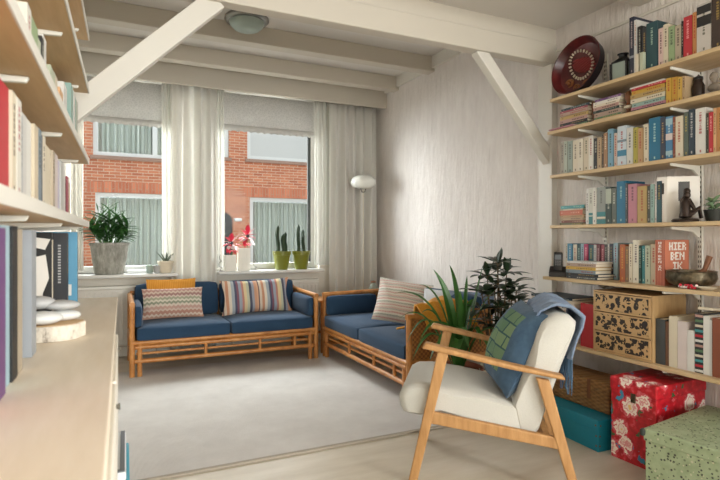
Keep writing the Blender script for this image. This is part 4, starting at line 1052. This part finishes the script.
# bronze couple
t = thing('bronze_figurine', 'dark bronze seated couple embracing, before the open brochure', 'figurine', (2.470, 1.600, 1.1725), .6)
t.scale = (1.12, 1.12, 1.08)
m = MB(); m.lathe([(0, 0), (.05, 0), (.052, .008), (.045, .014), (0, .014)], 20, sx=1.25); m.build('base', MT['bronze'], t, True)
def figure(m, x, lean, h):
    m.tube([(x, 0, .02), (x+lean*.4, .0, .05), (x+lean, 0, h*.62), (x+lean, -.002, h*.76)], [.022, .019, .020, .009], 10); m.ball((x+lean*1.1, -.006, h*.87), .0145, 8, (.9, 1, 1.15))
    m.tube([(x+lean, -.012, h*.66), (x+lean*.3, -.032, h*.42), (x-lean, -.03, h*.38)], [.009, .007, .006], 8)
    m.tube([(x, -.01, .028), (x+.005, -.05, .058), (x+.012, -.058, .016)], [.014, .011, .007], 8)
m1 = MB(); figure(m1, -.022, .012, .135); m1.build('seated_figure', MT['bronze'], t, True)
m1 = MB(); figure(m1, .022, -.008, .155); m1.build('seated_figure', MT['bronze'], t, True)
# plant and triangular frame
t = thing('succulent', 'small green succulent in a dark pot beside the bronze couple', 'plant', (2.53, 1.505, 1.1725))
MB().lathe([(0, 0), (.03, 0), (.04, .05), (.042, .055), (.036, .055), (.034, .048)], 20).build('pot', MT['dark_gap'], t, True)
f = MB(); rnd = random.Random(9)
for k in range(26):
    a = rnd.uniform(0, 2*PI); f.leaf((.01*math.cos(a), .01*math.sin(a), .05+.002*k), (math.cos(a), math.sin(a), rnd.uniform(.2, 1.2)), rnd.uniform(.03, .05), .022, .4, 4)
f.build('foliage', M('succulent_leaf', (112, 138, 104), .5, .3, 20), t, True, solid=.002)
t = thing('easel_frame', 'brown wooden frame leaning at the wall behind the succulent', 'frame', (2.61, 1.475, 1.1725))
m = MB(); m.tube([(0, .05, 0), (.03, 0, .21)], .008, 8); m.tube([(0, -.07, 0), (.03, -.01, .21)], .008, 8); m.tube([(0, .045, .015), (0, -.062, .015)], .006, 8); m.build('legs', MT['brown_carving'], t, True)
# phone
t = thing('cordless_phone', 'black cordless phone standing in its base at the shelf end', 'phone', (2.43, 2.352, .8605), .65)
m = MB(); m.prism([(-.035, 0), (.035, 0), (.035, .055), (.02, .062), (-.03, .03)], 'y', -.05, .05); m.build('base', MT['plastic_black'], t, bevel=.004)
m = MB(); m.obox((0, 0, .085), (.022, .05, .125), Euler((0, .12, 0)), .006); h = m.build('handset', MT['plastic_black'], t, True)
m = MB(); m.obox((-.0105, 0, .118), (.002, .034, .03), Euler((0, .12, 0))); m.build('screen', MT['grey_plastic'], h)
m = MB()
for a in range(3):
    for b_ in range(3): m.obox((-.0148+.0012*b_-.001, -.012+a*.012, .072+b_*.011), (.003, .008, .006), Euler((0, .12, 0)))
m.build('keys', MT['key_grey'], h)
# brass bowl and wooden stick
t = thing('singing_bowl', 'hammered dark brass bowl on the fifth right shelf', 'bowl', (2.487, 1.582, .8605))
m = MB(); m.lathe([(0, .0), (.06, .002), (.095, .02), (.108, .045), (.103, .072), (.106, .078), (.100, .08), (.097, .073), (.101, .045), (.088, .025), (.05, .010), (0, .008)], 40); m.build('body', MT['brass'], t, True)
m = MB(); m.tube([(2.47, 1.60, .875), (2.52, 1.54, .945), (2.535, 1.525, 1.01)], [.010, .011, .014], 12)
tag(m.build('bowl_mallet', MT['brown_carving'], None, True), 'wooden mallet standing in the brass bowl', 'mallet')
m = MB(); rnd = random.Random(2); m.use(MT['bead_red']); m.mats.append(MT['bead_white'])
for k in range(34):
    m.mi = 1 if k % 3 == 0 else 0
    a = k*.55; m.ball((2.405+.012*math.sin(a*1.7), 1.585-.085*k/34, .8605+.007+(.009 if k % 4 == 1 else 0)), .0068, 5)
tag(m.build('bead_string', None, None, True), 'red and white bead string before the brass bowl', 'beads')
t = turned('saucer', 'small shallow cream saucer before the brass bowl', 'dish', (2.41, 1.462, .8605), [(0, 0), (.02, 0), (.036, .012), (.04, .014), (.035, .010), (0, .004)], MT['cream_pot'])
# patterned drawer unit
t = thing('drawer_unit', 'plywood box with three drawers of dark cut-out pattern', 'drawers', (2.392, 0, .4785))
m = MB(); y0, y1, H_ = 1.714, 2.066, .330
m.box((.004, y0, 0), (.26, y0+.008, H_)); m.box((.004, y1-.008, 0), (.26, y1, H_)); m.box((.004, y0+.008, 0), (.26, y1-.008, .008)); m.box((.004, y0+.008, H_-.008), (.26, y1-.008, H_)); m.box((.25, y0+.008, .008), (.26, y1-.008, H_-.008))
m.build('case', MT['kraft'], t)
for k in range(3):
    z0 = .010+k*.1045
    d = MB().box((0, y0+.010, z0), (.22, y1-.010, z0+.100), .002).build('drawer', MT['kraft'], t)
    MB().box((-.002, y0+.020, z0+.010), (.0005, y1-.020, z0+.092)).build('cut_out_front', MT['cutout'], d)
t = thing('board_folder', 'flat pale bundle lying on top of the lowest right shelf books', 'folder', (2.42, 1.525, .4785+.278))
MB().obox((.06, -.03, .012), (.10, .06, .012), Euler((0, .1, .2)), .004).build('cloth', MT['cream_pot'], t)

# ------------------------------------------------------------------ boxes on the floor
t = thing('storage_box', 'flat teal cardboard box on the floor under the shelves', 'box', (2.232, 1.895, 0), -.04)
MB().box((0, 0, 0), (.30, .56, .125), .002).build('body', MT['teal_card'], t)
MB().box((-.004, -.004, .105), (.304, .564, .162), .003).build('lid', MT['teal_card'], t)
m = MB()
for z in (.03, .08, .135): m.obox((-.0045 if z > .1 else -.0005, .012, z), (.002, .008, .008)); m.obox((.012, -.0045 if z > .1 else -.0005, z), (.008, .002, .008))
m.build('rivets', MT['brown_carving'], t)
t = thing('wicker_hamper', 'brown lidded wicker basket resting on the teal box', 'basket', (2.345, 1.925, .1625))
m = MB(); m.box((0, 0, 0), (.185, .44, .12), .01); m.build('body', MT['wicker'], t)
m = MB(); m.box((-.008, -.008, .112), (.193, .448, .165), .012); m.build('lid', MT['wicker'], t)
m = MB(); m.box((-.011, .11, .06), (-.007, .13, .165)); m.box((-.011, .31, .06), (-.007, .33, .165)); m.build('strap', MT['brown_carving'], t)
t = thing('floral_box', 'red box with white flower print beside the teal box', 'box', (2.268, 1.605, 0), .03)
m = MB(); m.box((0, 0, .0), (.385, .238, .36), .004); m.build('body', MT['floral'], t)
m = MB(); m.box((-.004, -.004, .34), (.389, .242, .405), .006); m.build('lid', MT['floral'], t)
m = MB(); m.box((-.008, .10, .30), (-.003, .125, .345), .002); m.build('clasp', MT['brass'], t)
t = thing('storage_box', 'speckled pale green lidded chest at the right front corner', 'chest', (2.0, 1.474, 0), math.radians(8))
MB().box((.006, -.62, 0), (.55, -.006, .262), .004).build('body', MT['sage'], t)
m = MB(); m.box((0, -.626, .250), (.556, 0, .302), .006); m.build('lid', MT['sage'], t)
m = MB(); m.obox((.0, .0, .285), (.03, .02, .03), None, .008); m.build('corner_clip', MT['dark_gap'], t)

o_box = MB().box((0, 0, 0), (.19, .10, .03), .002).build('white_box', MT['white_plastic'], None, loc=(.10, 5.19, ZS+.0005))
BEFORE_LEFT = set(o.name for o in C.objects)
# ------------------------------------------------------------------ left unit
CT = .83
lu = math.radians(-1.0)
t = thing('sideboard', 'long cream sideboard along the left wall, pebbles on its top', 'cabinet', (0, 0, 0), -lu*0)
MB().box((XL+.002, -.6, CT-.03), (.010, 2.60, CT), .003).build('worktop', MT['cabinet_top'], t)
MB().box((XL+.002, -.58, .42), (-.02, 2.58, CT-.032)).build('body', MT['cabinet_white'], t)
for y0, y1 in ((1.30, 1.93), (.66, 1.29), (.02, .65)):
    d = MB().box((-.018, y0, .43), (.016 if y0 < 1.31 else .0, y1-.006, CT-.055), .003).build('door', MT['cabinet_white'], t)
    MB().tube([(.010, y1-.05, .735), (.018, y1-.05, .735), (.024, y1-.05, .735)], [.004, .005, .008], 10).build('knob', MT['steel'], d, True)
d = MB().box((-.018, 1.94, .43), (-.002, 2.57, CT-.055), .003).build('door', MT['cabinet_white'], t)
for x in (-.36, -.06):
    for y in (-.5, 1.0, 2.5): MB().box((x-.02, y-.02, 0), (x+.02, y+.02, .42)).build('leg', MT['cabinet_white'], t)
t = thing('storage_tub', 'white and turquoise lidded plastic tub under the edge of the sideboard', 'bin', (-.112, 1.75, 0))
MB().box((-.12, 0, 0), (.150, .36, .355), .008).build('body', MT['white_plastic'], t)
MB().box((.1505, .004, .01), (.166, .356, .345), .006).build('side_panel', MT['teal_plastic'], t)
MB().box((-.12, -.004, .356), (.156, .364, .384), .006).build('lid', MT['white_plastic'], t)
m = MB(); m.box((.138, -.002, .3842), (.152, .362, .3875), .001); m.box((-.12, -.002, .3842), (.138, .016, .3875), .001); m.build('lid_border', MT['grey_plastic'], t)
# left shelves
LF = -.10
LNAMES = ['topmost of the four left wall shelves', 'second highest left wall shelf, empty underneath', 'third left wall shelf, above the red binder', 'lowest left wall shelf, carrying the red binder']
LB = (1.2, 1.8, 2.4)
for i, (zb, ye) in enumerate(((1.945, 2.53), (1.715, 2.52), (1.413, 2.53), (1.143, 2.53))):
    t = thing('wall_shelf', LNAMES[i], 'shelf', (LF, 0, zb), (0, 0, 0), 'shelves on the left wall')
    MB().box((XL-LF+.003, -.4, 0), (-.004, ye, .022), .001).build('board', MT['shelf_underside'], t)
    MB().box((-.004, -.4, -.001), (0, ye, .024), .001).build('edge_strip', MT['white_paint'], t)
    for y in LB:
        m = MB(); w = XL-LF+.004
        m.prism([(w, -.001), (-.03, -.001), (-.035, -.012), (w+.06, -.022), (w+.012, -.05), (w, -.05)], 'y', y-.007, y+.007); m.build('bracket', MT['bracket'], t, bevel=.002)
def left_row(rows, z, x, where, grp, seed):
    rnd = random.Random(seed)
    for i, (y0, y1, h, c) in enumerate(rows):
        t = y1-y0-.0008; size = 'slim' if t < .03 else ('thick' if t > .07 else 'medium')
        prev = rows[i-1][3] if i else None; nxt = rows[i+1][3] if i+1 < len(rows) else None
        cw = '%s %s book' % (size, c); opts = []
        if prev and nxt: opts.append('%s, %s, between %s and %s' % (cw, where.replace('the ', ''), prev, nxt))
        if nxt: opts.append('%s on %s, before the %s one' % (cw, where, nxt))
        if prev: opts.append('%s on %s, behind the %s one' % (cw, where, prev))
        l = book_label(opts)
        if c == 'red': l = 'thick red binder at the near left on the lowest left shelf'
        r = thing('binder' if c == 'red' else 'book', l, 'binder' if c == 'red' else 'book', (x+rnd.uniform(-.004, .004), (y0+y1)/2, z), (0, 0, PI), grp)
        book_mesh(r, t, h, min(h*.75, x-XL-.035), c, rnd, title=t < .05)
left_row([(.93, 1.06, .186, 'red'), (1.062, 1.10, .186, 'cream'), (1.10, 1.145, .184, 'off white'), (1.148, 1.18, .166, 'silver grey'), (1.18, 1.235, .175, 'pearl white'), (1.236, 1.295, .174, 'white'), (1.297, 1.35, .175, 'oatmeal'),
          (1.352, 1.40, .178, 'grey blue'), (1.40, 1.45, .176, 'slate navy'), (1.452, 1.50, .18, 'ivory'), (1.502, 1.60, .165, 'cream'), (1.602, 1.65, .165, 'sand'), (1.652, 1.72, .165, 'pinkish white'), (1.722, 1.80, .16, 'lilac'), (1.802, 1.88, .165, 'light grey'), (1.882, 1.96, .15, 'white'), (1.962, 2.02, .13, 'maroon'), (2.022, 2.07, .14, 'raspberry'), (2.072, 2.16, .125, 'cream')],
         1.166, -.137, 'the lowest left shelf', 'books on the lowest left shelf', 21)
left_row([(1.22, 1.27, .13, 'off white'), (1.272, 1.36, .125, 'leaf green'), (1.362, 1.42, .115, 'pale green'), (1.422, 1.455, .135, 'black'), (1.457, 1.51, .15, 'white'), (1.60, 1.70, .12, 'pale green'), (1.702, 1.78, .13, 'cream'), (1.782, 1.87, .11, 'apricot'), (1.95, 2.05, .17, 'white'), (2.15, 2.24, .22, 'pale teal'), (2.242, 2.31, .215, 'white'), (2.312, 2.36, .215, 'turquoise'), (2.362, 2.42, .21, 'pale sage')],
         1.437, -.14, 'the third left shelf', 'books on the third left shelf', 22)
# tall books on the sideboard, covers towards the camera
left_row([(.80, .90, .285, 'lilac'), (.902, 1.00, .29, 'dusty pink'), (1.002, 1.075, .285, 'purple'), (1.077, 1.145, .29, 'pale sky blue'), (1.147, 1.20, .29, 'black'), (1.203, 1.26, .285, 'sand'), (1.37, 1.435, .285, 'silver grey')],
         CT+.0005, -.150, 'the sideboard', 'tall books on the sideboard', 23)
r = thing('book', 'tall picture book with black and white photo cover on the sideboard', 'book', (-.186, 2.06, CT+.0005), (0, 0, PI), 'tall books on the sideboard')
book_mesh(r, .03, .285, .14, 'black', random.Random(1), title=False)
m = MB(); m.prism([(.004, .262), (.06, .270), (.062, .238), (.02, .226)], 'y', .0150, .0158); m.prism([(.018, .21), (.05, .202), (.066, .15), (.058, .11), (.075, .04), (.03, .03), (.026, .08), (.008, .13)], 'y', .0150, .0158); m.build('cover_photo', MT['white_card'], r)
m = MB(); m.box((-.0008, -.012, .02), (.0, .012, .26)); m.build('spine_strip', MT['paper'], r)
r = thing('book', 'dark navy book with pale spine lettering at the far sideboard end', 'book', (-.166, 2.36, CT+.0005), (0, 0, PI), 'tall books on the sideboard'); book_mesh(r, .045, .285, .19, 'charcoal', random.Random(4))
m = MB()
for k in range(14): m.box((.022, .0225, .09+k*.011), (.032, .0232, .096+k*.011))
m.build('cover_lettering', MT['stone_grey'], r)
r = thing('book', 'light blue book at the far end of the sideboard', 'book', (-.14, 2.46, CT+.0005), (0, 0, PI), 'tall books on the sideboard'); book_mesh(r, .04, .29, .19, 'light blue', random.Random(5), title=False)
m = MB(); m.box((.02, .0200, .03), (.05, .0206, .075)); m.build('cover_label', MT['white_card'], r)
# birch slice with pebbles
bs = thing('birch_slice', 'birch log slice with bark edge under the pebbles', 'wood slice', (-.14, 1.60, CT+.0005), .2)
m = MB(); n = 28; ring = [(.082*(1+.06*math.sin(3*a)+.04*math.sin(7*a+1))*math.cos(a), .062*(1+.05*math.sin(4*a))*math.sin(a)) for a in [k*2*PI/n for k in range(n)]]
m.prism(ring, 'z', 0, .040); m.build('bark', MT['birch'], bs, bevel=.003)
m = MB(); m.prism([(x*.94, y*.94) for x, y in ring], 'z', .0402, .0415); m.build('cut_face', MT['birch_cut'], bs)
for (x, y, z, r_, sc, mat, lab) in ((-.155, 1.575, CT+.0600, .042, (1.15, .85, .42), 'stone_white', 'white pebble at the front of the birch slice'), (-.115, 1.635, CT+.0570, .042, (1.1, .8, .36), 'stone_white', 'pale flat pebble at the back of the birch slice, lowest there'),
                               (-.118, 1.625, CT+.0860, .040, (1.2, .85, .34), 'stone_grey', 'grey flat pebble lying on the pale flat one'), (-.172, 1.615, CT+.0960, .040, (1.15, .9, .45), 'stone_grey', 'round grey pebble topmost at the wall side')):
    o = MB().ball((0, 0, 0), r_, 12, sc).build('pebble', MT[mat], None, True, loc=(x, y, z)); o.rotation_euler = (0, .05, .4); tag(o, lab, 'pebble', 'pebbles on the birch slice')
for o in list(C.objects):
    if o.parent is None and o.name not in BEFORE_LEFT: turn_left(o, -.0107 if o.name == 'sideboard' else LROT)
tag(o_box, 'low white box on the left sill behind the tiny pots', 'box')

# ------------------------------------------------------------------ light and camera
w = bpy.data.worlds.new('World'); bpy.context.scene.world = w; w.use_nodes = True
bg = w.node_tree.nodes['Background']; bg.inputs[0].default_value = (.86, .93, 1, 1); bg.inputs[1].default_value = 1.05
def area(name, loc, rot, sx, sy, power, col):
    l = bpy.data.lights.new(name, 'AREA'); l.shape = 'RECTANGLE'; l.size = sx; l.size_y = sy; l.energy = power; l.color = col
    o = bpy.data.objects.new(name, l); C.objects.link(o); o.location = loc; o.rotation_euler = rot; return o
# unseen area lamps added as fill, outside the front, rear and side windows
def aimed(name, loc, tgt, sx, sy, p, col, spread=180):
    q = (Vector(tgt)-Vector(loc)).to_track_quat('-Z', 'Y').to_euler()
    o = area(name, loc, q, sx, sy, p, col); o.data.spread = math.radians(spread); return o
aimed('street_fill_left', (-.4, 8.2, 4.7), (1.2, 3.2, .4), 3.0, 2.0, 180, (.95, .98, 1), 120)
aimed('street_fill_right', (2.4, 8.2, 4.7), (1.0, 3.2, .4), 3.0, 2.0, 180, (.95, .98, 1), 120)  # both overhead lamps added above the view to brighten floor and rug
aimed('street_fill_west', (-3.0, 8.2, 2.5), (2.68, 3.2, 1.5), 4.4, 2.6, 330, (.96, .98, 1), 100)  # added lamp out of view, aimed at the plaster wall
aimed('street_fill_east', (5.2, 7.6, 2.4), (.2, 3.0, 1.0), 3.0, 2.4, 260, (.96, .98, 1), 90)  # added lamp out of view, aimed towards the left unit
aimed('side_fill_light', (XR+.35, -1.8, 1.6), (-.2, 1.0, 1.0), 1.7, 1.4, 115, (1, .985, .96), 150)  # lamp outside the added side window, brightens shelves and sideboard
area('rear_fill_light', (1.15, YR-.35, 1.3), (math.radians(90), 0, 0), 2.7, 2.1, 140, (1, .985, .96))  # frontal fill lamp behind the added rear window

cam = bpy.data.cameras.new('camera'); co = bpy.data.objects.new('camera', cam); C.objects.link(co)
cam.sensor_width = 36; cam.lens = 36*522/720; cam.shift_y = -3/720; cam.clip_start = .02
co.location = (0, 0, 1.1); co.rotation_euler = (PI/2, 0, -math.atan(245/522))
cam.dof.use_dof = True; cam.dof.focus_distance = 3.4; cam.dof.aperture_fstop = 5.0
sc = bpy.context.scene; sc.camera = co
sc.view_settings.view_transform = 'Standard'; sc.view_settings.look = 'None'; sc.view_settings.gamma = 1; sc.view_settings.use_curve_mapping = False
sc.view_settings.exposure = 0.5
sc.cycles.max_bounces = 10; sc.cycles.diffuse_bounces = 6; sc.cycles.transparent_max_bounces = 16
sc.cycles.use_denoising = True; sc.cycles.sample_clamp_indirect = 6
